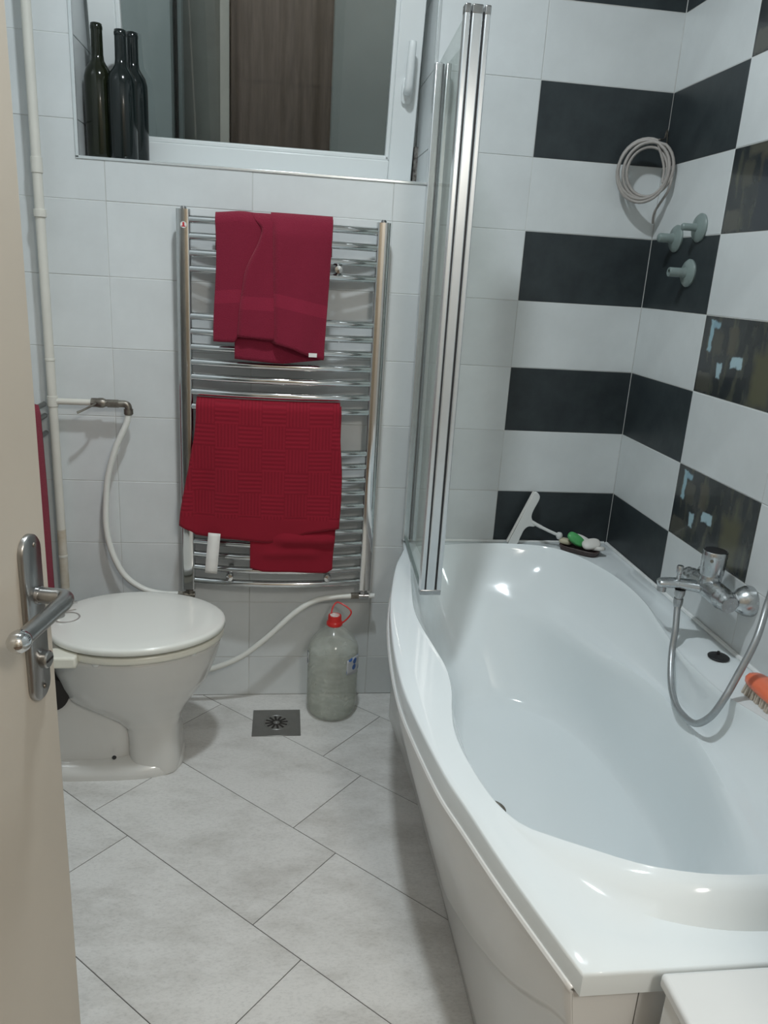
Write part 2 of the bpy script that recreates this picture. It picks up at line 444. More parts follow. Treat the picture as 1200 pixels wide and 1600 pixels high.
def crom(pts, per=8, closed=False):
    P = [Vector(p) for p in pts]; n = len(P); out = []
    R = n if closed else n - 1
    for i in range(R):
        if closed: a, b, c, d = P[i - 1], P[i], P[(i + 1) % n], P[(i + 2) % n]
        else: a, b, c, d = P[max(i - 1, 0)], P[i], P[i + 1], P[min(i + 2, n - 1)]
        for k in range(per):
            t = k / per
            out.append(0.5 * ((2 * b) + (c - a) * t + (2 * a - 5 * b + 4 * c - d) * t * t + (3 * b - a - 3 * c + d) * t ** 3))
    if not closed: out.append(P[-1])
    return out
def sst(a, b, x):
    t = min(1, max(0, (x - a) / (b - a))); return t * t * (3 - 2 * t)
def lerp_tab(tab, x):
    if x <= tab[0][0]: return tab[0][1]
    for (a, u), (b, v) in zip(tab, tab[1:]):
        if x <= b: return u + (v - u) * (x - a) / (b - a)
    return tab[-1][1]

# ================================================================== LARGE STRUCTURE
XL, XR, YF, ZC = -1.83, 0.0, -2.05, 2.85      # left wall, right wall, front (door) wall, ceiling
OX0, OX1, OZ0, OZ1 = -1.662, -0.700, 1.652, 2.36   # window opening
RD = 0.30                                       # wall thickness
G = 0.0009
wb = MB()
wb.box(XL - 0.1, OX0, G, RD, -0.05, ZC).box(OX1, 0.1, G, RD, -0.05, ZC).box(OX0, OX1, G, RD, -0.05, OZ0 - 0.004).box(OX0, OX1, G, RD, OZ1, ZC)
wall_back = wb.build('wall_back', 'grout', smooth=False)
tag(wall_back, 'white tiled back wall with a black striped column in the right corner and the window', kind='structure')
wall_right = MB().box(G, 0.1, YF - 0.1, G, -0.05, ZC).build('wall_right', 'grout', smooth=False)
tag(wall_right, 'right wall beside the bathtub with black and white chequered tiles', kind='structure')
wall_left = MB().box(XL - 0.1, XL, YF - 0.1, G, -0.05, ZC).build('wall_left', 'tile_white', smooth=False)
tag(wall_left, 'white left wall behind the toilet and the open door', kind='structure')
DX0, DX1 = -1.62, -0.48
wf = MB().box(XL - 0.1, DX0, YF - 0.12, YF, -0.05, ZC).box(DX1, XR + 0.1, YF - 0.12, YF, -0.05, ZC).box(DX0, DX1, YF - 0.12, YF, 2.05, ZC)
wall_front = wf.build('wall_front', 'plaster', smooth=False)
tag(wall_front, 'front wall with the doorway the view looks through', kind='structure')
ceiling = MB().box(XL - 0.1, 0.1, YF - 0.12, RD, ZC, ZC + 0.1).build('ceiling', 'plaster', smooth=False)
tag(ceiling, 'plain white bathroom ceiling', kind='structure')
floor = MB().box(XL - 0.1, 0.1, YF - 0.12, RD, -0.1, -G).build('floor', 'floor_grout', smooth=False)
tag(floor, 'light grey stone look tiled floor laid diagonally', kind='structure')

# hall behind the camera
hf = MB().box(-2.6, 0.6, -4.1, YF - 0.12, -0.1, 0.0).build('floor_hall', 'hall_floor', smooth=False); tag(hf, 'brown hall floor behind the doorway', kind='structure')
hc = MB().box(-2.6, 0.6, -4.1, YF - 0.12, ZC, ZC + 0.1).build('ceiling_hall', 'plaster', smooth=False); tag(hc, 'white hall ceiling', kind='structure')
hw = MB().box(-2.6, 0.6, -4.2, -4.1, 0, ZC).build('wall_hall', 'hall_plaster', smooth=False); tag(hw, 'beige hall wall facing the doorway', kind='structure')
hw = MB().box(-2.7, -2.6, -4.2, YF - 0.12, 0, ZC).build('wall_hall_left', 'hall_plaster', smooth=False); tag(hw, 'beige hall wall on the left', kind='structure')
hw = MB().box(0.6, 0.7, -4.2, YF - 0.12, 0, ZC).build('wall_hall_right', 'hall_plaster', smooth=False); tag(hw, 'beige hall wall on the right', kind='structure')
hw = MB().box(-2.6, XL - 0.1, YF - 0.12, YF, 0, ZC).box(0.1, 0.6, YF - 0.12, YF, 0, ZC).build('wall_hall_front', 'hall_plaster', smooth=False); tag(hw, 'hall wall to both sides of the bathroom', kind='structure')
hd = MB().box(-1.55, -0.70, -4.10, -4.06, 0, 2.0).build('door_2', 'wood_door_brown', bevel=0.004); tag(hd, 'brown wooden hall door opposite the bathroom', kind='structure')
MB().box(-1.50, -1.16, -4.06, -4.048, 0.2, 0.9).box(-1.09, -0.75, -4.06, -4.048, 0.2, 0.9).box(-1.50, -1.16, -4.06, -4.048, 1.05, 1.85).box(-1.09, -0.75, -4.06, -4.048, 1.05, 1.85).build('door_panel', 'wood_door_brown', hd, bevel=0.004)

# --- wall tiles: every tile a piece of its own
H = 0.20; Z0 = 2.1425
cols_b = [0.0] + [-(0.3966 + 0.399 * k) for k in range(5)]
tile_cache = {}
def tile(parent, axis, a0, a1, z0, z1, m, pos=0.0, t=0.007, gap=0.0014):
    w_, h_ = round((a1 - a0) - gap, 4), round((z1 - z0) - gap, 4)
    if w_ < 0.004 or h_ < 0.004: return
    key = (axis, w_, h_, m)
    if key not in tile_cache:
        c = 0.0012; b = MB()
        def ring(e, d):
            W, Hh = w_ / 2 - e, h_ / 2 - e
            q = [(-W, -Hh), (W, -Hh), (W, Hh), (-W, Hh)]
            if axis == 'y': return [(x, -d, z) for x, z in q]
            return [(-d, -x, z) for x, z in q]
        b.loft([ring(0, -t), ring(0, -c * 0.8), ring(c, 0)], caps=True)
        me = bpy.data.meshes.new('tile'); me.from_pydata([tuple(p) for p in b.v], [], b.f); me.update()
        me.materials.append(MATS[m]); tile_cache[key] = me
    o = bpy.data.objects.new('tile', tile_cache[key]); COL.objects.link(o); o.parent = parent
    jit = random.uniform(-0.0004, 0.0004)
    if axis == 'y': o.location = ((a0 + a1) / 2, pos + jit, (z0 + z1) / 2)
    else: o.location = (pos + jit, (a0 + a1) / 2, (z0 + z1) / 2)
    return o
def ltile(x0, x1, z0, z1, m):
    g = 0.0007; x0 += g; x1 -= g; z0 += g; z1 -= g
    if x0 < OX0: q = [(x0, z0), (x1, z0), (x1, OZ0), (OX0, OZ0), (OX0, z1), (x0, z1)]
    else: q = [(x0, z0), (x1, z0), (x1, z1), (OX1, z1), (OX1, OZ0), (x0, OZ0)]
    MB().loft([[(x, 0.007, z) for x, z in q], [(x, 0.0, z) for x, z in q]]).build('tile', m, wall_back, smooth=False, bevel=0.0008, seg=1)
for r in range(-4, 11):
    zt = Z0 - H * r; zb = zt - H
    zt = min(zt, ZC); zb = max(zb, 0.0)
    for c in range(5):
        x1 = cols_b[c]; x0 = max(cols_b[c + 1], XL)
        m = 'tile_black' if (c == 0 and r % 2 == 1) else 'tile_white'
        # clip against the window opening
        if zb < OZ0 < zt and ((x0 < OX0 < x1) or (x0 < OX1 < x1)):
            ltile(x0, x1, zb, zt, m); continue
        if x1 <= OX0 or x0 >= OX1 or zb >= OZ1 or zt <= OZ0: tile(wall_back, 'y', x0, x1, zb, zt, m)
        else:
            if x0 < OX0: tile(wall_back, 'y', x0, OX0, zb, zt, m)
            if x1 > OX1: tile(wall_back, 'y', OX1, x1, zb, zt, m)
            a, b = max(x0, OX0), min(x1, OX1)
            if zb < OZ0: tile(wall_back, 'y', a, b, zb, OZ0, m)
            if zt > OZ1: tile(wall_back, 'y', a, b, OZ1, zt, m)
cols_r = [0.0, -0.3899, -0.7776, -1.1666, -1.5656, -1.9646, YF]
for r in range(-4, 11):
    zt = min(Z0 - H * r, ZC); zb = max(Z0 - H * r - H, 0)
    for c in range(6):
        y1 = cols_r[c]; y0 = cols_r[c + 1]
        if c == 0 and r % 2 == 1: m = 'tile_black'
        elif c == 1 and r % 2 == 0 and r < 8: m = 'tile_painted' if r >= 4 else 'tile_painted_dark'
        else: m = 'tile_white'
        tile(wall_right, 'x', y0, y1, zb, zt, m)
# reveal tiles of the window niche
for xx, sgn in ((OX1, -1), (OX0, 1)):
    zz = OZ0
    while zz < OZ1 - 0.01:
        z2 = min(OZ1, Z0 - H * math.floor((Z0 - zz - 1e-6) / H) if zz < Z0 - 1e-6 else zz + H)
        b = MB().box(min(xx, xx + sgn * 0.004), max(xx, xx + sgn * 0.004), 0.001, RD - 0.02, zz + 0.001, z2 - 0.001)
        b.build('tile', 'tile_white', wall_back, smooth=False, bevel=0.0008, seg=1)
        zz = z2 if z2 > zz + 0.005 else zz + H
b = MB().box(OX0, OX1, 0.001, RD - 0.02, OZ0 - 0.005, OZ0 + 0.001).build('window_sill', 'tile_white', wall_back, smooth=False)

# --- floor tiles, clipped to the room
tdir = Vector((0.733, -0.680)); ndir = Vector((0.680, 0.733))
def clip(poly, inside, inter):
    out = []
    for i, p in enumerate(poly):
        q = poly[i - 1]
        if inside(p):
            if not inside(q): out.append(inter(q, p))
            out.append(p)
        elif inside(q): out.append(inter(q, p))
    return out
def clip_rect(poly, x0, x1, y0, y1):
    for ax, v, s in ((0, x0, 1), (0, x1, -1), (1, y0, 1), (1, y1, -1)):
        ins = lambda p: (p[ax] - v) * s >= 0
        def itr(a, b):
            t = (v - a[ax]) / (b[ax] - a[ax]); return a + (b - a) * t
        poly = clip(poly, ins, itr)
        if len(poly) < 3: return []
    return poly
TW, TL = 0.2895, 0.5870
for k in range(-5, 9):
    n0 = -1.784 + TW * k
    for q in range(-5, 6):
        t0 = -0.026 - 0.1435 * k + TL * q
        g = 0.0010
        pl = [tdir * a + ndir * b for a, b in ((t0 + g, n0 + g), (t0 + TL - g, n0 + g), (t0 + TL - g, n0 + TW - g), (t0 + g, n0 + TW - g))]
        pl = clip_rect(pl, XL + 0.001, XR - 0.001, YF + 0.001, -0.001)
        if len(pl) < 3: continue
        c = sum(pl, Vector((0, 0))) / len(pl)
        ar = sum(pl[i - 1].cross(pl[i]) for i in range(len(pl))) / 2
        if abs(ar) < 0.0006: continue
        if ar < 0: pl.reverse()
        b = MB(); ins = 0.0008
        top = [p + (c - p).normalized() * ins for p in pl]
        b.loft([[(p.x, p.y, -0.007) for p in pl], [(p.x, p.y, -0.0007) for p in pl], [(p.x, p.y, 0.0) for p in top]])
        o = b.build('tile', 'floor_tile', floor, smooth=False)

# ================================================================== BATHTUB
ZR = 0.567
tub = thing('bathtub', (-0.4, -0.82, 0.0), 'white asymmetric bathtub with a bulging front rim along the right wall', 'bathtub')
outer_l = [(-0.700, -0.004), (-0.706, -0.075), (-0.749, -0.213), (-0.782, -0.364), (-0.811, -0.538), (-0.829, -0.721), (-0.836, -0.875),
           (-0.832, -1.006), (-0.808, -1.218), (-0.785, -1.33), (-0.759, -1.453), (-0.731, -1.562), (-0.707, -1.647)]
outer_l = crom([(x, y, 0) for x, y in outer_l], 6)
OUT = [(p.x, p.y) for p in outer_l] + [(-0.003, -1.647), (-0.003, -0.004)]
inner = [(-0.672, -0.085, .006), (-0.706, -0.20, 0), (-0.736, -0.40, 0), (-0.752, -0.54, 0), (-0.750, -0.65, 0), (-0.738, -0.77, 0), (-0.731, -0.86, 0), (-0.737, -0.95, 0),
         (-0.752, -1.03, 0), (-0.762, -1.11, 0), (-0.757, -1.20, 0), (-0.738, -1.305, 0), (-0.711, -1.373, .004), (-0.681, -1.408, .011), (-0.640, -1.448, .021), (-0.575, -1.509, .038),
         (-0.50, -1.546, .050), (-0.411, -1.558, .055), (-0.30, -1.553, .055), (-0.21, -1.515, .045), (-0.148, -1.45, .026), (-0.110, -1.36, .009), (-0.096, -1.25, 0),
         (-0.098, -1.10, 0), (-0.132, -0.985, 0), (-0.138, -0.88, 0), (-0.136, -0.79, 0), (-0.130, -0.68, .012), (-0.130, -0.56, .034), (-0.148, -0.406, .042),
         (-0.202, -0.242, .043), (-0.276, -0.165, .043), (-0.40, -0.135, .041), (-0.52, -0.105, .028), (-0.61, -0.082, .012)]
IN = crom(inner, 5, closed=True)
NEAR = [(-0.762, -1.11, 0), (-0.757, -1.20, 0), (-0.740, -1.308, 0), (-0.712, -1.40, 0), (-0.659, -1.492, 0), (-0.590, -1.556, 0), (-0.506, -1.588, 0), (-0.415, -1.598, 0),
        (-0.30, -1.594, 0), (-0.20, -1.562, 0), (-0.125, -1.49, 0), (-0.098, -1.38, 0), (-0.094, -1.25, 0), (-0.098, -1.10, 0), (-0.2, -0.5, 0), (-0.7, -0.5, 0)]
NEAR = crom(NEAR, 5, closed=True)
CEN = Vector((-0.42, -0.82))
def ray_hit(loop, a):
    d = Vector((math.cos(a), math.sin(a))); best = None
    for i in range(len(loop)):
        p = Vector(loop[i - 1][:2]); q = Vector(loop[i][:2]); e = q - p
        den = d.cross(e)
        if abs(den) < 1e-12: continue
        t = (p - CEN).cross(e) / den; u = (p - CEN).cross(d) / den
        if t > 0 and -1e-9 <= u <= 1 + 1e-9:
            if best is None or t > best[0]:
                za = loop[i - 1][2] if len(loop[i - 1]) > 2 else 0; zb = loop[i][2] if len(loop[i]) > 2 else 0
                best = (t, za + (zb - za) * u)
    return CEN + d * best[0], best[1]
angs = [2 * PI * k / 168 for k in range(168)]
corner = [math.atan2(y - CEN.y, x - CEN.x) % (2 * PI) for x, y in ((-0.707, -1.647), (-0.003, -1.647), (-0.003, -0.004), (-0.700, -0.004))]
for c in corner:
    i = min(range(168), key=lambda k: abs(angs[k] - c)); angs[i] = c
def loopz(pts):
    return crom(pts, 5, closed=True)
ledge_o = loopz([(-0.640, -0.155, .50), (-0.703, -0.40, .49), (-0.722, -0.62, .49), (-0.715, -0.86, .49), (-0.725, -1.10, .50), (-0.712, -1.25, .505), (-0.662, -1.345, .51),
                 (-0.59, -1.405, .51), (-0.50, -1.440, .51), (-0.40, -1.452, .51), (-0.31, -1.447, .505), (-0.235, -1.41, .49), (-0.19, -1.30, .468), (-0.168, -1.115, .464),
                 (-0.158, -0.98, .463), (-0.153, -0.84, .463), (-0.163, -0.72, .464), (-0.190, -0.58, .466), (-0.230, -0.42, .472), (-0.305, -0.275, .49), (-0.42, -0.205, .50), (-0.54, -0.165, .50)])
ledge_i = loopz([(-0.622, -0.215, .44), (-0.680, -0.43, .43), (-0.700, -0.64, .43), (-0.697, -0.86, .43), (-0.703, -1.08, .44), (-0.69, -1.22, .47), (-0.64, -1.315, .49),
                 (-0.57, -1.375, .49), (-0.49, -1.410, .485), (-0.40, -1.422, .480), (-0.33, -1.415, .475), (-0.283, -1.35, .462), (-0.240, -1.23, .455), (-0.200, -1.06, .455),
                 (-0.184, -0.93, .455), (-0.182, -0.80, .455), (-0.200, -0.70, .455), (-0.243, -0.58, .45), (-0.285, -0.44, .44), (-0.345, -0.33, .435), (-0.44, -0.26, .43), (-0.54, -0.225, .43)])
wall_b = loopz([(-0.575, -0.38, .27), (-0.620, -0.52, .26), (-0.645, -0.68, .26), (-0.648, -0.86, .26), (-0.645, -1.02, .26), (-0.63, -1.14, .27), (-0.57, -1.22, .28),
                (-0.48, -1.265, .28), (-0.39, -1.27, .28), (-0.31, -1.25, .28), (-0.25, -1.17, .27), (-0.215, -1.05, .27),
                (-0.205, -0.92, .27), (-0.210, -0.78, .27), (-0.225, -0.65, .27), (-0.265, -0.53, .27), (-0.33, -0.43, .27), (-0.41, -0.375, .27), (-0.50, -0.355, .27)])
floor_e = [(CEN.x + (p.x - CEN.x) * 0.93, CEN.y + (p.y - CEN.y) * 0.93 - 0.005, .222) for p in wall_b]
floor_i = [(CEN.x + (p.x - CEN.x) * 0.84, CEN.y + (p.y - CEN.y) * 0.86 - 0.005, .206) for p in wall_b]
def lip(y): return 0.050 - 0.014 * sst(1.15, 1.62, -y)
def rpos(loop, a, zadd=0.0):
    p, z = ray_hit([tuple(q) for q in loop], a); return Vector((p.x, p.y, z + zadd))
Rr = []
for a in angs:
    o_ = rpos(OUT, a, ZR); i_ = rpos(IN, a, ZR)
    rise = i_.z - ZR
    din = (o_ - i_); din.z = 0; L_ = max(din.length, 1e-4); dn = din / L_
    ew = min(0.004, L_ * 0.3)
    col = []
    col.append(o_ + Vector((0, 0, -lip(o_.y))))
    col.append(o_ + Vector((0, 0, -0.006)))
    col.append(o_ - dn * ew * 0.35 + Vector((0, 0, -0.0018)))
    col.append(o_ - dn * ew)
    # deck, rising to the headrest crest at the far end
    base = i_ + dn * min(0.035, L_ * 0.6); base.z = ZR
    wn = sst(1.24, 1.36, -i_.y)
    if wn > 0:
        nb_ = ray_hit([tuple(q_) for q_ in NEAR], a)[0]; nb_ = Vector((nb_.x, nb_.y, ZR))
        if (nb_ - i_).dot(dn) < 0.001: nb_ = i_ + dn * 0.001; nb_.z = ZR
        base = base.lerp(nb_, wn)
    col.append(base + (o_ - dn * ew - base) * 0.5)
    col.append(base)
    for t in (0.3, 0.6, 0.85):
        p = base.lerp(i_, t); p.z = ZR + rise * (sst(0, 1, t) * (1 - wn) + math.sin(t * PI / 2) * wn); col.append(p)
    top = i_.copy(); col.append(top)
    L1 = rpos(ledge_o, a); L2 = rpos(ledge_i, a); L3 = rpos(wall_b, a); L4 = rpos(floor_e, a); L5 = rpos(floor_i, a)
    q = i_ - dn * 0.007; q.z -= 0.003; 
    ctrl = [top, q, i_.lerp(L1, 0.35) + Vector((0, 0, -0.35 * 0.25 * (i_.z - L1.z) - 0.002)), L1.lerp(i_, 0.06), L1.lerp(L2, 0.5) + Vector((0, 0, 0.004)), L2, L2.lerp(L3, 0.5) + (L2 - L3) * 0.0, L3, L4, L5]
    cr_ = crom(ctrl, 3)
    col += cr_[1:]
    c0 = Vector((CEN.x, CEN.y, 0.2))
    col.append(L5.lerp(c0, 0.4)); col.append(L5.lerp(c0, 0.8))
    Rr.append(col)
nr = len(Rr[0])
b = MB(); b.loft([[Rr[k][j] for k in range(len(angs))] for j in range(nr)], caps=False)
ci = len(b.v); b.v.append((CEN.x, CEN.y, 0.2)); n_ = len(angs); o0 = (nr - 1) * n_
for k in range(n_): b.f.append((o0 + k, o0 + (k + 1) % n_, ci))
b.build('tub_shell', 'enamel', tub, ang=50)

# front apron with its oval bulge
YS = [-0.004 - (1.634 - 0.004) * i / 90 for i in range(91)]
oy = sorted([(-p.y, p.x) for p in outer_l])
def outx(y): return lerp_tab(oy, -y)
BASE = [(0.0, -0.728), (0.11, -0.731), (0.5, -0.706), (0.9, -0.699), (1.64, -0.700)]
CREASE = [(0.0, 0.0), (0.55, 0.0), (0.75, 0.018), (0.89, 0.046), (1.08, 0.115), (1.29, 0.204), (1.41, 0.276), (1.48, 0.330), (1.56, 0.405), (1.64, 0.47)]
prof = []
for y in YS:
    xt = outx(y) - 0.0035; zt0 = ZR - lip(y) - 0.0035
    Bx = max(lerp_tab(BASE, -y), xt + 0.001); zc_ = sum(lerp_tab(CREASE, -y + k_ * 0.02) for k_ in range(-4, 5)) / 9; und = 0.040 * (1 - 0.5 * sst(1.3, 1.6, -y))
    ze = min(zc_ + und, zt0 - 0.012); zc_ = min(zc_, ze - 0.006)
    xe = Bx - 0.27 * (Bx - xt) * sst(-0.01, 0.13, zc_)
    ring = [(xt + 0.010, y, zt0 + 0.003), (xt + 0.0015, y, zt0 + 0.003), (xt, y, zt0 + 0.0005), (xt + 0.0005, y, zt0 - 0.003), (xt + 0.003, y, zt0 - 0.005)]
    zc_ = max(zc_, 0.001); ze = max(ze, zc_ + 0.004)
    for j in range(1, 41):
        s_ = j / 40; z = zt0 - 0.006 - (zt0 - 0.006 - ze) * s_
        ring.append((xt + 0.003 + (xe - xt - 0.003) * s_ ** 1.15, y, z))
    for j in range(1, 11):
        s_ = j / 10; ring.append((xe + (Bx - xe) * sst(0, 1, s_), y, ze - (ze - zc_) * s_))
    for j in range(1, 9):
        ring.append((Bx, y, zc_ * (1 - j / 8)))
    prof.append(ring)
b = MB(); b.loft(prof, caps=False, cyc=False)
b.build('apron', 'apron_plastic', tub, ang=28, solid=0.004)
b = MB()
lp = [(p[0] + 0.001, p[2]) for p in prof[-1][3:]]
poly = lp + [(-0.62, 0.0), (-0.62, 0.53)]
b.loft([[(x, yy, z) for x, z in poly] for yy in (-1.6345, -1.624)])
b.box(-0.618, -0.006, -1.634, -1.626, 0.0, 0.529)
b.build('end_panel', 'apron_plastic', tub, ang=30)
wst = MB().lathe([(0.0, 0.001), (0.026, 0.001), (0.034, 0.003), (0.036, 0.006), (0.034, 0.0075), (0.027, 0.007), (0.022, 0.003), (0.0, 0.002)], (-0.597, -0.893, 0.210), n=32, caps=False).build('waste_ring', 'old_brass', tub)
wst['label'] = 'tarnished drain ring in the tub floor'
MB().lathe([(0.0, 0.0), (0.021, 0.0), (0.020, 0.004), (0.0, 0.006)], (-0.597, -0.893, 0.2105), caps=False).build('waste_hole', 'dark_void', tub)
b = MB().tube([(-0.0045, -0.01, ZR + 0.003), (-0.0045, -1.64, ZR + 0.003)], 0.006, 8)
tag(b.build('trim_1', 'silicone'), 'white sealing strip between bathtub and right wall', kind='structure')
b = MB().tube([(-0.01, -0.0045, ZR + 0.003), (-0.695, -0.0045, ZR + 0.003)], 0.005, 8)
tag(b.build('trim_2', 'silicone'), 'white sealing strip between bathtub and back wall', kind='structure')

# ================================================================== SHOWER SCREEN
scr = thing('shower_screen', (-0.695, -0.02, 0.575), 'folded glass shower screen with aluminium profiles above the bathtub rim', 'shower screen')
zb, zt = 0.582, 1.962
def prof_bar(name, x, y, wx, wy, z0, z1, m='aluminium', bev=0.003):
    return MB().box(x - wx / 2, x + wx / 2, y - wy / 2, y + wy / 2, z0, z1).build(name, m, scr, bevel=bev, seg=3)
prof_bar('wall_profile', -0.694, -0.016, 0.022, 0.030, zb - 0.008, 1.955)
prof_bar('panel_profile', -0.671, -0.040, 0.014, 0.024, zb, 1.950)
prof_bar('gasket', -0.683, -0.030, 0.004, 0.012, zb, 1.95, 'black_rubber', 0)
yE = -0.452
prof_bar('panel_profile', -0.7145, yE, 0.013, 0.026, zb, zt)
prof_bar('hinge_profile', -0.6925, yE - 0.002, 0.024, 0.022, zb - 0.003, zt + 0.004)
prof_bar('panel_profile', -0.6695, yE, 0.013, 0.026, zb, zt - 0.004)
prof_bar('gasket', -0.7065, yE - 0.004, 0.0035, 0.012, zb, zt - 0.006, 'black_rubber', 0)
prof_bar('gasket', -0.678, yE - 0.004, 0.0035, 0.012, zb, zt - 0.006, 'black_rubber', 0)
for x, wx_ in ((-0.7145, 0.014), (-0.6925, 0.025), (-0.6695, 0.014)):
    prof_bar('end_cap', x, yE, wx_, 0.027, zt - 0.012, zt + 0.008, 'dull_chrome')
prof_bar('end_cap', -0.692, yE, 0.058, 0.028, zb - 0.010, zb + 0.006, 'dull_chrome')
def pane(x0, y0, x1, y1):
    d = Vector((x1 - x0, y1 - y0, 0)).normalized(); nn = Vector((-d.y, d.x, 0)) * 0.0025
    b = MB(); p0 = Vector((x0, y0, 0)); p1 = Vector((x1, y1, 0)); rings = []
    for z in (zb + 0.004, zt - 0.012):
        rings.append([p + Vector((0, 0, z)) for p in (p0 - nn, p1 - nn, p1 + nn, p0 + nn)])
    b.loft(rings); return b.build('glass_pane', 'screen_glass', scr, smooth=False)
pane(-0.694, -0.028, -0.7145, yE + 0.010)
pane(-0.671, -0.050, -0.6695, yE + 0.010)
MB().tube([(-0.694, -0.03, zb), (-0.7145, yE + 0.012, zb)], 0.005, 8).build('bottom_seal', 'grey_plastic', scr)

# ================================================================== FAUCET
fx = thing('bath_mixer_tap', (0, -0.73, 0.70), 'chrome single lever bath mixer tap on the right wall', 'tap')
yc, zc, xc = -0.735, 0.712, -0.062
for yy in (-0.650, -0.812):
    MB().lathe([(0.0, 0), (0.037, 0.0), (0.0375, -0.004), (0.036, -0.014), (0.031, -0.026), (0.023, -0.036), (0.018, -0.040), (0.0, -0.040)], (0, yy, zc), 'X', 32, caps=False).build('rosette', 'tap_chrome', fx)
    MB().tube(crom([(-0.022, yy, zc), (-0.045, yy, zc), (xc, yy + (0.008 if yy < yc else -0.008), zc)], 5), 0.0135, 16).build('inlet_elbow', 'tap_chrome', fx)
    MB().cyl((-0.03, yy, zc), (-0.047, yy, zc), 0.0175, 6).build('union_nut', 'dull_chrome', fx)
MB().tube(crom([(xc, -0.832, zc - 0.003), (xc, -0.80, zc), (xc, yc, zc + 0.003), (xc, -0.68, zc), (xc, -0.635, zc - 0.003)], 6),
          [0.020] * 3 + [0.023] * 3 + [0.027] * 13 + [0.023] * 3 + [0.020] * 3, 20).build('body', 'tap_chrome', fx)
MB().lathe([(0.0, 0.0), (0.025, 0.0), (0.026, 0.006), (0.0255, 0.02), (0.024, 0.025), (0.0, 0.025)], (xc, yc, zc + 0.012), 'Z', 28, caps=False).build('cartridge_collar', 'tap_chrome', fx)
hb = MB().lathe([(0.0, 0.0), (0.0265, 0.0), (0.0275, 0.003), (0.0290, 0.05), (0.0288, 0.060), (0.0278, 0.0615), (0.0265, 0.0605), (0.0, 0.0600)], (xc, yc, zc + 0.036), 'Z', 32, caps=False).build('lever_handle', 'tap_chrome', fx)
MB().lathe([(0.0, 0.0), (0.0262, 0.0), (0.0255, 0.0022), (0.0, 0.003)], (xc, yc, zc + 0.0962), 'Z', 32, caps=False).build('top_reflection', 'black_rubber', hb)  # metal handle top; its dark reflection painted as a black disc
MB().cyl((xc - 0.018, yc - 0.021, zc + 0.078), (xc - 0.0195, yc - 0.0228, zc + 0.078), 0.0040, 12).build('set_screw_cap', 'old_brass', hb)
sp = [(xc - 0.01, yc + 0.012, zc - 0.002), (xc - 0.045, yc + 0.022, zc + 0.0), (xc - 0.072, yc + 0.030, zc + 0.001), (xc - 0.100, yc + 0.037, zc - 0.001), (xc - 0.112, yc + 0.040, zc - 0.003)]
MB().tube(crom(sp, 4), [0.025, 0.024, 0.023, 0.022, 0.0215, 0.021, 0.0205, 0.020, 0.020, 0.020, 0.020, 0.0195, 0.019, 0.0185, 0.0175, 0.014, 0.009], 20, flat=0.62).build('spout', 'tap_chrome', fx)
MB().cyl((xc - 0.100, yc + 0.036, zc - 0.004), (xc - 0.101, yc + 0.036, zc - 0.022), 0.0115, 16).build('aerator', 'dull_chrome', fx)
MB().lathe([(0, 0), (0.0055, 0), (0.0055, 0.018), (0.0078, 0.020), (0.0085, 0.036), (0.007, 0.039), (0, 0.039)], (xc - 0.066, yc + 0.028, zc + 0.008), 'Z', 16, caps=False).build('diverter_knob', 'tap_chrome', fx)
hc_ = (xc - 0.064, yc + 0.014)
MB().lathe([(0, 0.0), (0.013, 0.0), (0.0125, -0.012), (0.0095, -0.020), (0.009, -0.026), (0, -0.026)], (hc_[0], hc_[1], zc - 0.010), 'Z', 16, caps=False).build('hose_outlet', 'dull_chrome', fx)

hose = thing('shower_hose', (hc_[0], hc_[1], 0.66), 'grey chrome shower hose hanging in a loop from the mixer tap', 'hose')
hz = zc - 0.036
hp = crom([(hc_[0], hc_[1], hz), (-0.127, -0.724, 0.655), (-0.138, -0.752, 0.609), (-0.150, -0.775, 0.560), (-0.170, -0.825, 0.517), (-0.184, -0.874, 0.496), (-0.190, -0.919, 0.487),
           (-0.187, -0.978, 0.493), (-0.176, -1.010, 0.528), (-0.158, -1.017, 0.573), (-0.130, -1.004, 0.619), (-0.090, -0.985, 0.698), (-0.052, -0.945, 0.768), (-0.042, -0.945, 0.85), (-0.045, -0.985, 0.94), (-0.058, -1.035, 1.00)], 10)
MB().tube(hp, 0.0078, 12).build('hose_tube', 'hose_grey', hose)
MB().lathe([(0, 0), (0.0115, 0), (0.012, -0.01), (0.0105, -0.018), (0.009, -0.024), (0, -0.024)], (hc_[0], hc_[1], hz + 0.003), 'Z', 8, caps=False, ).build('hose_nut', 'dull_chrome', hose)
hs = thing('hand_shower', (-0.058, -1.035, 1.0), 'chrome hand shower resting in a wall holder on the right wall', 'shower head')
MB().lathe([(0, 0), (0.022, 0.0), (0.021, -0.01), (0.012, -0.02), (0.0, -0.02)], (0, -1.035, 1.06), 'X', 20, caps=False).build('wall_holder', 'dull_chrome', hs)
MB().tube([(-0.015, -1.035, 1.06), (-0.045, -1.035, 1.055), (-0.066, -1.035, 1.052)], [0.009, 0.012, 0.016], 12).build('holder_arm', 'dull_chrome', hs)
MB().tube(crom([(-0.058, -1.035, 1.0), (-0.066, -1.035, 1.05), (-0.082, -1.035, 1.13), (-0.098, -1.035, 1.19)], 5), 0.0125, 14).build('grip', 'chrome', hs)
b = MB(); Mr = Matrix.Translation((-0.115, -1.035, 1.21)) @ Matrix.Rotation(math.radians(-110), 4, 'Y')
bb = MB().lathe([(0, 0.012), (0.018, 0.012), (0.036, 0.002), (0.040, -0.008), (0.037, -0.014), (0, -0.014)], (0, 0, 0), 'Z', 28, caps=False)
b.add([Mr @ Vector(p) for p in bb.v], bb.f); b.build('spray_head', 'chrome', hs)

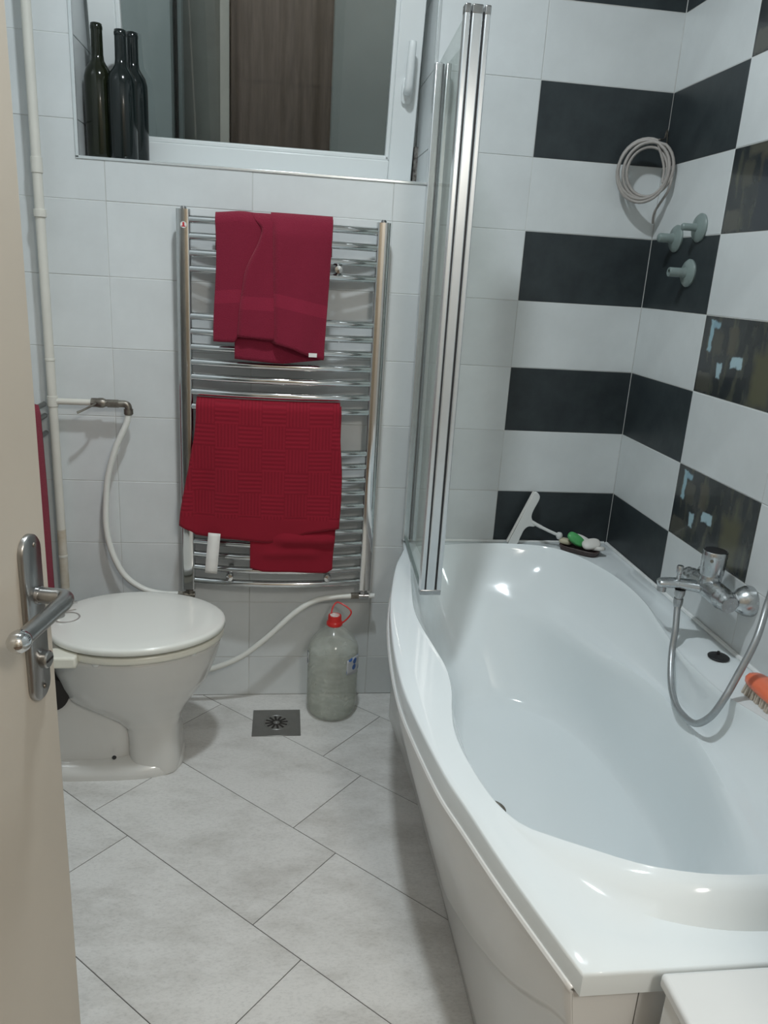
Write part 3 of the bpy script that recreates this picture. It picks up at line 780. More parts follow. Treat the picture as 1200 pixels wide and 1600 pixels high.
# three grey valve stems
def stub(name, y, z, lab, long, rr, hollow):
    t = thing(name, (0, y, z), lab, 'wall fitting', 'grey wall fittings above the bathtub')
    MB().lathe([(0, 0), (0.0365, 0), (0.037, -0.004), (0.033, -0.009), (0.020, -0.013), (0.014, -0.0145), (0, -0.0145)], (0, y, z), 'X', 32, caps=False).build('flange', 'grey_plastic', t)
    pr = [(0.0, -0.010), (rr * 1.25, -0.012), (rr, -0.02), (rr, -long), (rr * 0.9, -long - 0.002)]
    pr += [(rr * 0.55, -long - 0.002), (rr * 0.5, -long + 0.012), (0, -long + 0.012)] if hollow else [(rr * 0.7, -long - 0.004), (0, -long - 0.005)]
    MB().lathe(pr, (0, y, z), 'X', 20, caps=False).build('stem', 'grey_plastic', t)
stub('valve_stem', -0.158, 1.540, 'grey round wall fitting nearest the corner, with a thick stem', 0.052, 0.0125, False)
stub('valve_stem', -0.283, 1.563, 'grey round wall fitting farther from the corner, with a thin stem', 0.050, 0.0095, False)
stub('valve_stem', -0.262, 1.447, 'lowest grey round wall fitting, with a hollow stem end', 0.058, 0.0125, True)

# ================================================================== CABLE COIL
cc = thing('cable_coil', (-0.08, -0.07, 1.73), 'grey cable wound into a coil hanging from a hook in the tiled corner', 'cable')
C0 = Vector((-0.085, -0.065, 1.722)); ax1 = Vector((0.88, -0.475, 0)); ax2 = Vector((0, 0, 1)); axn = ax1.cross(ax2)
pts = []
turns = 4
for k in range(turns * 32 + 1):
    a = 2 * PI * k / 32 + 1.2; tn = k / 32.0
    ra = (0.074, 0.067, 0.056, 0.069, 0.072)[int(tn)] * (1 - (tn % 1)) + (0.067, 0.056, 0.069, 0.072, 0.072)[int(tn)] * (tn % 1)
    rb = ra * 1.14
    cx_ = (0, 0.006, 0.012, -0.003, 0)[int(tn)]
    pts.append(C0 + ax1 * (math.cos(a) * ra + cx_) + ax2 * (math.sin(a) * rb + 0.004 * math.sin(tn * 3)) + axn * (0.006 * math.sin(tn * 2.3) + 0.004 * math.cos(a * 2)))
MB().tube(pts, 0.0047, 10).build('cable', 'cable_grey', cc)
tail = crom([pts[-1], C0 + ax1 * 0.052 + ax2 * 0.012 + axn * -0.004, C0 + ax1 * 0.055 + ax2 * -0.03, C0 + ax1 * 0.068 + ax2 * -0.01, C0 + ax1 * 0.078 + ax2 * 0.0, C0 + ax1 * 0.074 + ax2 * -0.05, (-0.018, -0.030, 1.62), (-0.010, -0.010, 1.588)], 8)
MB().tube(tail, 0.0036, 8).build('cable_tail', 'cable_grey', cc)
MB().tube(crom([(-0.004, -0.002, 1.845), (-0.012, -0.014, 1.835), (-0.022, -0.028, 1.815), C0 + ax1 * 0.03 + ax2 * 0.082], 6), 0.0022, 8).build('hook', 'old_brass', cc)
MB().tube(crom([(-0.005, -0.005, 1.842), (-0.004, -0.008, 1.82), (-0.012, -0.03, 1.80), C0 + ax1 * 0.062 + ax2 * 0.06], 6), 0.0018, 8).build('loop_wire', 'old_brass', cc)

# ================================================================== DECK ITEMS
sq = thing('squeegee', (-0.30, -0.03, 0.57), 'white plastic squeegee leaning on the black tile at the head of the bathtub', 'squeegee')
def plate2d(pts, y0, y1, mb):
    o = len(mb.v); n = len(pts)
    mb.v += [(x, y0, z) for x, z in pts] + [(x, y1, z) for x, z in pts]
    mb.f += [tuple(o + i for i in range(n)), tuple(o + n + i for i in reversed(range(n)))]
    for i in range(n): j = (i + 1) % n; mb.f.append((o + j, o + i, o + n + i, o + n + j))
    return mb
out = crom([(-0.352, 0.572, 0), (-0.337, 0.612, 0), (-0.316, 0.665, 0), (-0.294, 0.720, 0), (-0.283, 0.748, 0), (-0.270, 0.745, 0), (-0.264, 0.728, 0), (-0.279, 0.690, 0), (-0.284, 0.668, 0), (-0.278, 0.652, 0),
            (-0.266, 0.641, 0), (-0.272, 0.632, 0), (-0.290, 0.632, 0), (-0.304, 0.620, 0), (-0.314, 0.594, 0), (-0.324, 0.570, 0)], 4, closed=True)
plate2d([(p.x, p.y) for p in out], -0.022, -0.034, MB()).build('blade_holder', 'white_plastic', sq, bevel=0.0015)
MB().box(-0.003, 0.003, -0.031, -0.025, -0.092, 0.096, Matrix.Translation((-0.3215, 0, 0.662)) @ Matrix.Rotation(math.radians(22.5), 4, 'Y')).build('rubber_lip', 'tag_white', sq)
MB().tube(crom([(-0.285, -0.028, 0.650), (-0.262, -0.032, 0.638), (-0.232, -0.040, 0.625), (-0.204, -0.046, 0.614), (-0.195, -0.048, 0.611)], 5), [0.006] * 8 + [0.0052] * 13, 12).build('grip', 'white_plastic', sq)
MB().lathe([(0, -0.0125), (0.007, -0.011), (0.0115, -0.004), (0.012, 0.003), (0.008, 0.010), (0, 0.0125)], (-0.188, -0.050, 0.608), 'Z', 18, caps=False, sx=0.9).build('knob', 'white_plastic', sq)

dish = thing('soap_dish', (-0.125, -0.1, ZR), 'dark wooden soap dish on the corner deck of the bathtub', 'soap dish')
Md = Matrix.Translation((-0.130, -0.092, ZR)) @ Matrix.Rotation(math.radians(-43), 4, 'Z')
b = MB(); ring = []
def sup(a_, b_, e_, n=32):
    return [(a_ * math.copysign(abs(math.cos(2 * PI * k / n)) ** e_, math.cos(2 * PI * k / n)), b_ * math.copysign(abs(math.sin(2 * PI * k / n)) ** e_, math.sin(2 * PI * k / n))) for k in range(n)]
rings = [[Md @ Vector((x, y, z)) for x, y in sup(A, B, .55)] for A, B, z in ((.056, .026, .0), (.062, .031, .004), (.066, .034, .017), (.064, .032, .019), (.058, .027, .017), (.052, .022, .008), (.02, .01, .007))]
b.loft(rings); b.build('dish', 'dark_wood', dish, ang=40)
def soap(name, px, A, B, Hh, rx, ry, rz, m, lab):
    Ms = Matrix.Translation(px) @ Matrix.Rotation(rz, 4, 'Z') @ Matrix.Rotation(ry, 4, 'Y') @ Matrix.Rotation(rx, 4, 'X')
    rings = []
    for k in range(11):
        t = -1 + 2 * k / 10; s = max(1 - abs(t) ** 2.6, 0.0) ** 0.5
        if s == 0: s = 0.02
        rings.append([Ms @ Vector((x * s ** 0.6, y * s ** 0.6, t * Hh)) for x, y in sup(A, B, .8, 28)])
    o = MB().loft(rings).build(name, m, ang=60); return tag(o, lab, 'soap', 'soap bars in the dark dish')
soap('soap_bar', (-0.143, -0.086, 0.608), 0.032, .018, .010, 0.75, 0.55, -0.35, 'green_soap', 'bright green soap bar on top of the pile in the dish')
soap('soap_bar', (-0.104, -0.118, 0.604), .030, .020, .009, 0.65, -0.20, -0.05, 'white_soap', 'white oval soap bar right of the green soap')
soap('soap_bar', (-0.085, -0.125, 0.592), .026, .016, .008, -0.15, -0.15, -0.75, 'white_soap', 'small white soap bar at the right end of the dish, half under the oval one')
soap('soap_bar', (-0.168, -0.058, 0.592), .021, .017, .010, 0.0, 0.1, -0.5, 'cream_soap', 'cream soap piece at the left end of the dark dish')
soap('soap_bar', (-0.120, -0.078, 0.606), .030, .014, .007, 0.5, 0.25, -0.75, 'tag_white', 'thin pale soap piece behind the green soap')

st = thing('plug_stopper', (-0.052, -0.815, ZR), 'black rubber bath plug lying on the bathtub deck under the tap', 'plug')
MB().lathe([(0, 0), (0.020, 0), (0.0245, 0.002), (0.025, 0.0045), (0.023, 0.006), (0.010, 0.0065), (0.0, 0.0065)], (-0.055, -0.818, ZR), 'Z', 28, caps=False).build('disc', 'black_rubber', st)
MB().lathe([(0, 0.005), (0.004, 0.005), (0.0038, 0.011), (0.003, 0.014), (0, 0.0145)], (-0.052, -0.810, ZR), 'Z', 12, caps=False).build('knob', 'black_rubber', st)

br = thing('scrub_brush', (-0.06, -1.06, ZR), 'orange scrubbing brush with pale bristles on the bathtub deck', 'brush')
Mb = Matrix.Translation((-0.060, -1.060, ZR)) @ Matrix.Rotation(math.radians(-88), 4, 'Z')
rings = [[Mb @ Vector((x, y, z)) for x, y in sup(A, B, .6)] for A, B, z in ((.098, .026, .022), (.102, .030, .026), (.102, .030, .034), (.097, .026, .042), (.080, .014, .047), (.04, .006, .048))]
MB().loft(rings).build('handle_block', 'orange_plastic', br, ang=50)
b = MB()
random.seed(3)
for i in range(21):
    for j in range(6):
        x = -0.09 + 0.18 * i / 20; y = -0.021 + 0.042 * j / 5
        if (x / .098) ** 4 + (y / .026) ** 4 > 1.0: continue
        p0 = Mb @ Vector((x, y, .0235)); p1 = Mb @ Vector((x * 1.03 + random.uniform(-.002, .002), y * 1.12 + random.uniform(-.002, .002), 0.0005))
        b.cyl(p0, p1, 0.0036, 6, 0.0042)
tag(b.build('bristles', 'bristle', br), kind='stuff')

# ================================================================== WHITE CABINET AT THE NEAR END
cb = thing('storage_cabinet', (-0.33, -1.83, 0), 'low white cabinet standing at the near end of the bathtub', 'cabinet')
MB().box(-0.606, -0.02, -2.03, -1.668, 0.05, 0.557).build('carcass', 'cabinet_white', cb, bevel=0.004)
MB().box(-0.612, -0.015, -2.035, -1.660, 0.558, 0.579).build('top_board', 'cabinet_white', cb, bevel=0.006, seg=4)
MB().box(-0.59, -0.03, -2.02, -1.69, 0.0, 0.05).build('plinth', 'cabinet_white', cb)

# ================================================================== WINDOW
win = thing('window_1', ((OX0 + OX1) / 2, 0.2, OZ0), 'white framed tilt window, tilted open over the towel radiator', 'window', kind='structure')
FY = 0.235
fr = MB().box(OX0 + 0.004, OX0 + 0.045, FY, FY + 0.05, OZ0 + 0.001, OZ1).box(OX1 - 0.045, OX1 - 0.004, FY, FY + 0.05, OZ0 + 0.001, OZ1)
fr.box(OX0 + 0.045, OX1 - 0.045, FY, FY + 0.05, OZ0 + 0.001, OZ0 + 0.035).box(OX0 + 0.045, OX1 - 0.045, FY, FY + 0.05, OZ1 - 0.035, OZ1)
fr.build('frame', 'upvc', win, bevel=0.002)
TILT = math.radians(11.5)
HP = Vector((0, 0.215, OZ0 + 0.008))
Mw = Matrix.Translation(HP) @ Matrix.Rotation(TILT, 4, 'X')
sx0, sx1, sh, sd = OX0 + 0.018, OX1 - 0.022, 0.655, 0.026
st_ = 0.072
def wbox(mb, x0, x1, y0, y1, z0, z1): return mb.box(x0, x1, y0, y1, z0, z1, Mw)
b = MB()
wbox(b, sx0, sx0 + st_, -sd, sd, 0, sh); wbox(b, sx1 - st_, sx1, -sd, sd, 0, sh)
wbox(b, sx0 + st_, sx1 - st_, -sd, sd, 0, st_); wbox(b, sx0 + st_, sx1 - st_, -sd, sd, sh - st_, sh)
sash = b.build('sash', 'upvc', win, bevel=0.003, seg=2)
b = MB(); gi = 0.012
for (x0, x1, z0, z1) in ((sx0 + st_ - 0.001, sx0 + st_ + gi, st_, sh - st_), (sx1 - st_ - gi, sx1 - st_ + 0.001, st_, sh - st_), (sx0 + st_, sx1 - st_, st_ - 0.001, st_ + gi), (sx0 + st_, sx1 - st_, sh - st_ - gi, sh - st_ + 0.001)):
    wbox(b, x0, x1, -sd + 0.008, 0.006, z0, z1)
b.build('glazing_bead', 'upvc', sash, bevel=0.003, seg=2)
b = MB(); wbox(b, sx0 + st_, sx1 - st_, -0.004, 0.002, st_, sh - st_); b.build('pane', 'window_glass', sash, smooth=False)
# handle pointing up
hx = sx1 - 0.036
def wp(x, y, z): return Mw @ Vector((x, y, z))
hbm = MB(); rings = []
for yy, s in ((-sd + 0.001, 1), (-sd - 0.010, 1), (-sd - 0.013, .85)):
    rings.append([wp(hx + x * s, yy, 0.262 + z * s) for x, z in sup(0.016, 0.034, .6, 24)])
hpl = hbm.loft(rings).build('handle_base', 'upvc', win, ang=40)
hl = crom([(hx, -sd - 0.012, 0.262), (hx, -sd - 0.034, 0.264), (hx, -sd - 0.042, 0.285), (hx, -sd - 0.044, 0.33), (hx + 0.001, -sd - 0.043, 0.368), (hx + 0.001, -sd - 0.040, 0.385)], 5)
MB().tube([Mw @ p for p in hl], [0.0125] * 8 + [0.0125 - 0.0001 * i for i in range(18)], 14).build('handle_lever', 'upvc', win)
b = MB()
b.box(OX0 - 0.006, OX0 + 0.004, -0.003, 0.004, OZ0 - 0.004, OZ1).box(OX1 - 0.004, OX1 + 0.006, -0.003, 0.004, OZ0 - 0.004, OZ1).box(OX0 - 0.006, OX1 + 0.006, -0.003, 0.004, OZ0 - 0.006, OZ0 + 0.002)
et = b.build('edge_trim', 'trim_metal', win, bevel=0.0015)
MB().box(OX1 - 0.016, OX1 - 0.004, 0.19, 0.22, OZ0 + 0.001, OZ0 + 0.12).build('mould_line', 'mould', win, smooth=False)

# light well behind the window
PX0, PX1, PX2 = -1.580, -1.386, -0.921
sw = MB().box(-2.8, 0.6, 1.40, 1.50, 0.6, 3.6).build('wall_outside', 'shaft_dark', smooth=False)
tag(sw, 'dim wall of the light well seen through the window', kind='structure')
MB().box(-2.8, PX0, 1.26, 1.40, 0.6, 3.6).build('panel', 'shaft_grey', sw, smooth=False)
MB().box(PX1, PX1 + 0.036, 1.30, 1.40, 0.6, 3.6).build('post', 'post_pale', sw, smooth=False)
MB().box(PX0 + 0.02, PX0 + 0.035, 1.33, 1.40, 0.6, 3.6).build('post', 'shaft_grey', sw, smooth=False)
b = MB(); rings = []
N_ = 70
for z in (0.65, 3.5):
    rings.append([(PX1 + 0.04 + (PX2 - PX1 - 0.02) * i / N_, 1.34 + 0.005 * math.sin(i * 0.55) + 0.004 * math.sin(i * 0.21), z) for i in range(N_ + 1)])
b.loft(rings, caps=False, cyc=False); cu = b.build('reflection_strip', 'reflection_brown', sw, solid=0.004)  # added brown sheet standing in for the hall's reflection in the pane
MB().box(PX2, 0.6, 1.22, 1.40, 0.6, 3.6).build('panel', 'shaft_grey', sw, smooth=False)
b = MB().box(-2.9, -2.8, RD, 1.5, 0.6, 3.6).box(0.6, 0.7, RD, 1.5, 0.6, 3.6).box(-2.8, 0.6, RD, 1.5, 0.5, 0.6)
tag(b.build('wall_light_well', 'shaft_grey', smooth=False), 'side walls and bottom of the light well outside the window', kind='structure')

# wine bottles
bt = thing('wine_bottle', (-1.612, 0.062, OZ0 + 0.001), 'olive green wine bottle standing leftmost in the window niche', 'bottle', 'wine bottles on the window sill')
def bottle_prof(): return [(0.0, 0.004), (0.024, 0.0), (0.0345, 0.002), (0.0375, 0.008), (0.0378, 0.18), (0.0372, 0.205), (0.033, 0.222), (0.024, 0.236), (0.0175, 0.246), (0.0155, 0.260), (0.0150, 0.318)]
MB().lathe(bottle_prof() + [(0.0150, 0.334), (0.0120, 0.3355), (0.0105, 0.30), (0, 0.299)], (-1.612, 0.062, OZ0 + 0.001), 'Z', 36, caps=False).build('glass_body', 'bottle_glass', bt, ang=70)
MB().lathe([(0.0150, 0.320), (0.0160, 0.321), (0.0161, 0.328), (0.0152, 0.330)], (-1.612, 0.062, OZ0 + 0.001), 'Z', 24, caps=False).build('lip_ring', 'bottle_glass', bt)
for loc, lab in (((-1.547, 0.040, OZ0 + 0.001), 'dark wine bottle in the window niche, the middle one of three'), ((-1.530, 0.118, OZ0 + 0.001), 'dark wine bottle in the window niche, rightmost and closest to the pane')):
    k = dup(bt, loc); k['label'] = lab; k.scale = (1, 1, 0.955 if loc[1] < 0.1 else 1.0)
    for ch in k.children:
        ch.data = ch.data.copy(); ch.data.materials[0] = MATS['bottle_glass_dark']

# ================================================================== TOWEL RADIATOR
rad = thing('towel_radiator', (-1.105, 0, 0.41), 'chrome ladder towel radiator on the back wall under the window', 'radiator')
RX0, RX1 = -1.378, -0.826
def bow(x):
    t = (x - (RX0 + RX1) / 2) / ((RX1 - RX0) / 2); return -0.060 - 0.036 * (1 - t * t)
def dring(x, yy, z):
    # D profile upright: flat oval 34 mm wide, 30 mm deep
    return [(x + a, yy + b, z) for a, b in sup(0.0195, 0.016, .42, 28)]
for x in (RX0, RX1):
    MB().loft([dring(x, -0.060, z) for z in (0.418, 0.421, 1.530, 1.533)]).build('upright', 'chrome', rad, ang=40)
    MB().lathe([(0, 0), (0.008, 0), (0.0085, 0.004), (0.006, 0.008), (0, 0.008)], (x, -0.056, 1.533), 'Z', 16, caps=False).build('end_plug', 'dull_chrome', rad)
rz = [1.508, 1.465, 1.421, 1.379, 1.251, 1.209, 1.166, 1.123, 1.081, 1.038, 0.995, 0.868, 0.827, 0.784, 0.743, 0.701, 0.659, 0.617, 0.576, 0.534, 0.491, 0.447]
proto = None
for z in rz:
    if proto is None:
        pp = [(RX0 + 0.01 + (RX1 - RX0 - 0.02) * i / 24, bow(RX0 + 0.01 + (RX1 - RX0 - 0.02) * i / 24), 1.508) for i in range(25)]
        proto = MB().tube(pp, 0.0108, 16).build('rung', 'chrome', rad)
    else:
        o = proto.copy(); COL.objects.link(o); o.parent = rad; o.location = (0, 0, z - 1.508)
for x, z in ((-0.951, 1.400), (-1.245, 1.400), (-1.252, 0.469), (-0.948, 0.469)):
    MB().cyl((x, -0.0012, z), (x, bow(x) + 0.004, z), 0.009, 14).build('wall_bracket', 'dull_chrome', rad)
    if x < -1.2 and z > 1: continue
    MB().lathe([(0, -0.020), (0.0105, -0.018), (0.0125, -0.010), (0.0125, 0.004), (0.0, 0.004)], (x, bow(x), z), 'Y', 20, caps=False).build('bracket_cap', 'chrome', rad)
lg = MB().lathe([(0, 0), (0.0085, 0), (0.0085, 0.0012), (0, 0.0012)], (0, 0, 0), 'Z', 20, caps=False)
Ml = Matrix.Translation((-1.376, -0.0785, 1.492)) @ Matrix.Rotation(math.radians(90), 4, 'X')
b = MB(); b.add([Ml @ Vector(p) for p in lg.v], lg.f); bd = b.build('badge', 'white_plastic', rad); bd['label'] = 'round white maker badge with a small red mark'
MB().box(-1.3785, -1.3735, -0.0803, -0.0795, 1.4895, 1.4985).box(-1.3815, -1.3705, -0.0803, -0.0795, 1.4870, 1.4893).build('badge_mark', 'logo_red', bd, smooth=False)
# valves
for x, s in ((RX0, -1), (RX1, 1)):
    vv = MB().cyl((x, -0.058, 0.420), (x, -0.058, 0.395), 0.0095, 12).cyl((x, -0.058, 0.412), (x, -0.058, 0.402), 0.0125, 6)
    vv.cyl((x - 0.016, -0.058, 0.393), (x + 0.016, -0.058, 0.393), 0.0105, 14)
    vv.build('valve', 'old_brass' if s < 0 else 'dull_chrome', rad, ang=30)
MB().cyl((RX1 + 0.014, -0.058, 0.393), (RX1 + 0.036, -0.058, 0.393), 0.0085, 16).build('valve_cap', 'white_plastic', rad, bevel=0.001)
MB().cyl((RX1 - 0.016, -0.058, 0.393), (RX1 - 0.042, -0.060, 0.393), 0.0115, 6).build('hose_nut', 'old_brass', rad, smooth=False)
MB().cyl((RX0 - 0.014, -0.058, 0.393), (RX0 - 0.036, -0.058, 0.394), 0.0105, 6).build('hose_nut', 'old_brass', rad, smooth=False)

h1 = MB().tube(crom([(-1.545, -0.052, 0.962), (-1.553, -0.052, 0.930), (-1.585, -0.052, 0.860), (-1.612, -0.048, 0.770), (-1.622, -0.045, 0.690), (-1.625, -0.045, 0.610), (-1.612, -0.045, 0.53), (-1.578, -0.048, 0.455), (-1.525, -0.052, 0.412), (-1.468, -0.056, 0.396), (-1.412, -0.058, 0.394)], 10), 0.0092, 14).build('supply_hose', 'hose_white')
tag(h1, 'white hose curving from the shut-off valve down to the left foot of the radiator', 'hose', 'white radiator hoses')
h2 = MB().tube(crom([(-0.866, -0.060, 0.393), (-0.92, -0.066, 0.392), (-0.985, -0.072, 0.380), (-1.050, -0.078, 0.338), (-1.130, -0.080, 0.258), (-1.209, -0.080, 0.190), (-1.281, -0.078, 0.152), (-1.36, -0.072, 0.125), (-1.46, -0.055, 0.105), (-1.56, -0.035, 0.095), (-1.62, -0.012, 0.09)], 10), 0.0092, 14).build('supply_hose', 'hose_white')
tag(h2, 'white hose sloping from the right foot of the radiator down behind the toilet', 'hose', 'white radiator hoses')

# ---- towels
def sheet(name, m, parent, fn, us, vs, th=0.006):
    b = MB(); b.uv = []; rows = []
    for j, v in enumerate(vs):
        row = []
        for i, u in enumerate(us):
            p, uvc = fn(u, v); row.append(p); b.uv.append(uvc)
        rows.append(row)
    b.loft(rows, caps=False, cyc=False)
    return b.build(name, m, parent, ang=None, solid=th)
def fr_(n, a=0.0, c=1.0): return [a + (c - a) * i / n for i in range(n + 1)]

tw = thing('bath_towel', (-1.13, -0.11, 1.50), 'dark red terry towel folded over the top rungs of the radiator', 'towel', 'red towels on the radiator')
zr_ = 1.508
def over(x, z, d):
    """y of a cloth that hangs at distance d in front of the bowed rungs, and wraps over the rung at the top"""
    return bow(x) - d
def upper_front(layer):
    def fn(u, v):
        # v: -0.12..0 behind the rung, 0..1 down the front
        if layer == 'outer':
            xa, xb = -1.290, -0.974
        elif layer == 'fold':
            xa, xb = -1.141 + 0.008 * v, -0.972
        elif layer == 'pleat':
            xa, xb = -1.196 - 0.030 * sst(0.1, 1.0, v) + 0.034 * sst(0, 0.12, v) * (1 - sst(0.12, 0.5, v)), -1.120
        else:
            xa, xb = -1.236, -0.990
        x = xa + (xb - xa) * u
        if layer == 'outer':
            hem = lerp_tab([(-1.30, 1.192), (-1.235, 1.186), (-1.222, 1.204), (-1.125, 1.198), (-1.10, 1.190), (-1.05, 1.178), (-0.985, 1.158)], x)
            x = x + (-0.013 * v * u if v > 0 else 0) + 0.004 * math.sin(v * 5 + 2 * u) * (1 - sst(0, 0.14, u) + sst(0.86, 1, u))
            fold = 0.004 * math.sin((x + 1.3) * 24 + v * 1.2) * v * (1 - sst(-1.22, -1.19, x)) - 0.002 * sst(-1.2, -1.16, x)
            d0 = 0.0225
        elif layer in ('fold', 'pleat'):
            x = xa + (xb - xa) * u
            if layer == 'fold':
                hem = lerp_tab([(-1.14, 1.196), (-1.07, 1.180), (-1.03, 1.165), (-0.98, 1.152)], x); x = x - 0.014 * v * u
                edge = 1 - sst(0, 0.17, u)
                fold = 0.025 * (1 - 0.55 * u) - 0.024 * edge ** 2 + 0.004 * math.sin(u * 9 + v * 4) * v
            else:
                hem = lerp_tab([(-1.24, 1.205), (-1.12, 1.200)], x)
                edge = 1 - sst(0, 0.14, u)
                fold = 0.010 - 0.0085 * edge ** 2 + 0.003 * math.sin(u * 7 + v * 3) * v
            d0 = 0.0245
        else:
            hem = lerp_tab([(-1.24, 1.142), (-1.10, 1.135), (-0.99, 1.150)], x)
            fold = 0.004 * math.sin((x + 1.2) * 30) * v
            d0 = 0.0165
        ztop = zr_ + 0.0125 + {'outer': 0.009, 'inner': 0.0, 'pleat': 0.011, 'fold': 0.0145}[layer]
        if v < 0:
            z = ztop + v * 0.9; y = bow(x) + 0.020
            t = min(1, -v / 0.02); z = ztop - 0.10 * ((-v) / 0.12) - 0.0; z -= 0.0
            return (x, y - 0.012 * (1 - t), z if t >= 1 else ztop - 0.010 * t), (x, v)
        s = v * (ztop - hem)
        wrap = sst(0, 0.022, s)
        y = bow(x) - d0 * wrap - fold * sst(0, 0.06, s) - 0.012 * v
        z = ztop + (0.003 * math.sin(x * 40) if layer == 'outer' else 0) - s + (0.004 * math.sin(PI * min(1, s / 0.02)) if s < 0.02 else 0)
        return (x, y, z), (x + 1.3, s - (0.03 * u if layer == 'fold' else (0.012 if layer == 'pleat' else -0.004)))
    return fn
vs_ = [-0.12, -0.06, -0.02, -0.01] + [0, 0.012, 0.025, 0.04, 0.06, 0.08] + fr_(34, 0.1, 1.0)
sheet('outer_layer', 'towel_maroon', tw, upper_front('outer'), fr_(80), vs_, 0.0075)
sheet('pleat', 'towel_maroon', tw, upper_front('pleat'), fr_(30), vs_[4:], 0.007)
sheet('folded_edge', 'towel_maroon', tw, upper_front('fold'), fr_(44), vs_[4:], 0.008)
sheet('inner_layer', 'towel_maroon', tw, upper_front('inner'), fr_(40), vs_[4:], 0.006)
b = MB().box(-1.029, -1.006, -0.1490, -0.1480, 1.160, 1.171); tg = b.build('care_tag', 'tag_white', tw, smooth=False); tg['label'] = 'small white loop tag at the hem'

tl = thing('bath_towel', (-1.14, -0.11, 1.0), 'bright red towel with a basket weave pattern over the middle rungs of the radiator', 'towel', 'red towels on the radiator')
zl = 0.995
def lower_front(layer):
    def fn(u, v):
        if layer == 'outer':
            ztop = zl + 0.0265
            hem = lerp_tab([(0.0, 0.640), (0.07, 0.622), (0.10, 0.610), (0.35, 0.602), (0.55, 0.596), (0.68, 0.606), (0.80, 0.628), (1.0, 0.645)], u)
            s = max(v, 0) * (ztop - hem)
            q = s / 0.40
            xl_ = -1.347 - 0.012 * sst(0.1, 0.45, q) - 0.040 * sst(0.25, 1.0, q)
            xr_ = -0.930 + 0.012 * sst(0.1, 0.6, q) - 0.004 * sst(.7, 1, q)
            x = xl_ + (xr_ - xl_) * u
            fold = 0.016 * (1 - sst(0.02, 0.10, u)) * sst(0.4, 1, q) - 0.010 * sst(0.05, 0.12, u) * (1 - sst(0.16, 0.3, u)) * sst(0.3, 0.8, q)
            fold += 0.006 * math.sin(u * 7 + 1) * q + 0.003 * math.sin(u * 17 + q * 5) * q + 0.006 * sst(0.93, 0.97, u) * sst(0.1, .3, q)
            d0 = 0.0225
        else:
            ztop = zl + 0.0165
            hem = lerp_tab([(0, 0.512), (0.15, 0.503), (0.6, 0.498), (1.0, 0.497)], u)
            if u > 0.93: hem += 0.010 * (u - 0.93) / 0.07
            s = max(v, 0) * (ztop - hem); q = s / 0.5
            x = -1.188 + (0.262 - 0.010 * sst(0.5, 1, q)) * u
            fold = 0.004 * math.sin(u * 9) * q
            # a thick soft roll where the doubled hem bunches below the outer layer
            fold += 0.016 * math.exp(-((s - 0.405) / 0.022) ** 2) * sst(0.2, 0.45, u) + 0.007 * math.exp(-((s - 0.45) / 0.015) ** 2) * sst(0.0, 0.3, u) * (1 - sst(.7, .9, u))
            d0 = 0.0165
        if v < 0:
            t = -v / 0.12
            return (x, bow(x) + 0.019, ztop - 0.008 - 0.10 * t), (x, v)
        wrap = sst(0, 0.022, s)
        y = bow(x) - d0 * wrap - fold * sst(0, 0.06, s) - 0.014 * q
        z = ztop - s
        return (x, y, z), (x + 1.36 if layer == 'outer' else x + 1.3, s + (0.0 if layer == 'outer' else 0.5))
    return fn
sheet('outer_layer', 'towel_red', tl, lower_front('outer'), fr_(80), [-0.12, -0.06, -0.01, 0, 0.01, 0.02, 0.03, 0.045, 0.06, 0.08] + fr_(36, 0.1, 1.0), 0.0065)
sheet('inner_layer', 'towel_red', tl, lower_front('inner'), fr_(50), [0, 0.01, 0.02, 0.03, 0.05, 0.08] + fr_(70, 0.1, 1.0), 0.006)
b = MB(); rows = []
for j in range(13):
    t = j / 12
    z = 0.625 - 0.125 * t; y = -0.128 - 0.010 * math.sin(t * 2.4) - 0.004 * t; xo = -0.010 * t
    rows.append([(-1.312 + xo, y, z), (-1.294 + xo, y - 0.002, z - 0.001), (-1.276 + xo, y, z - 0.003)])
b.loft(rows, caps=False, cyc=False); tg = b.build('care_tag', 'tag_white', tl, solid=0.0008); tg['label'] = 'long white care label hanging below the hem'

# ================================================================== PIPES
rp = thing('heating_pipe', (-1.757, -0.045, 0.0), 'cream painted vertical pipe with clips in the left corner of the back wall', 'pipe')
py = -0.045
MB().tube([(-1.757, py, 0.0), (-1.757, py, 0.40), (-1.757, py, ZC - 0.002)], 0.0128, 18).build('riser', 'pipe_paint', rp)
for z0, z1, r in ((1.598, 1.637, 0.0150), (1.488, 1.508, 0.0165), (1.105, 1.112, 0.0140), (0.975, 1.005, 0.0150), (0.51, 0.518, 0.0138)):
    MB().cyl((-1.757, py, z0), (-1.757, py, z1), r, 20).build('coupling', 'pipe_paint', rp, bevel=0.001)
MB().tube(crom([(-1.757, py, 0.60), (-1.757, py, 0.55), (-1.757, py, 0.41)], 3), 0.0131, 18).build('worn_section', 'pipe_worn', rp)
MB().cyl((-1.757, py, 0.990), (-1.640, py, 0.990), 0.0092, 14).build('branch', 'pipe_paint', rp)
MB().box(-1.7605, -1.7535, -0.045, -0.001, 1.492, 1.504).build('clip_bracket', 'pipe_paint', rp)
vl = thing('shut_off_valve', (-1.6, -0.05, 0.99), 'tarnished brass shut-off valve with an elbow on the cream pipe branch', 'valve')
MB().cyl((-1.648, -0.05, 0.991), (-1.618, -0.05, 0.991), 0.0135, 8).cyl((-1.618, -0.05, 0.991), (-1.603, -0.05, 0.991), 0.0105, 16).build('body', 'old_brass', vl, ang=30)
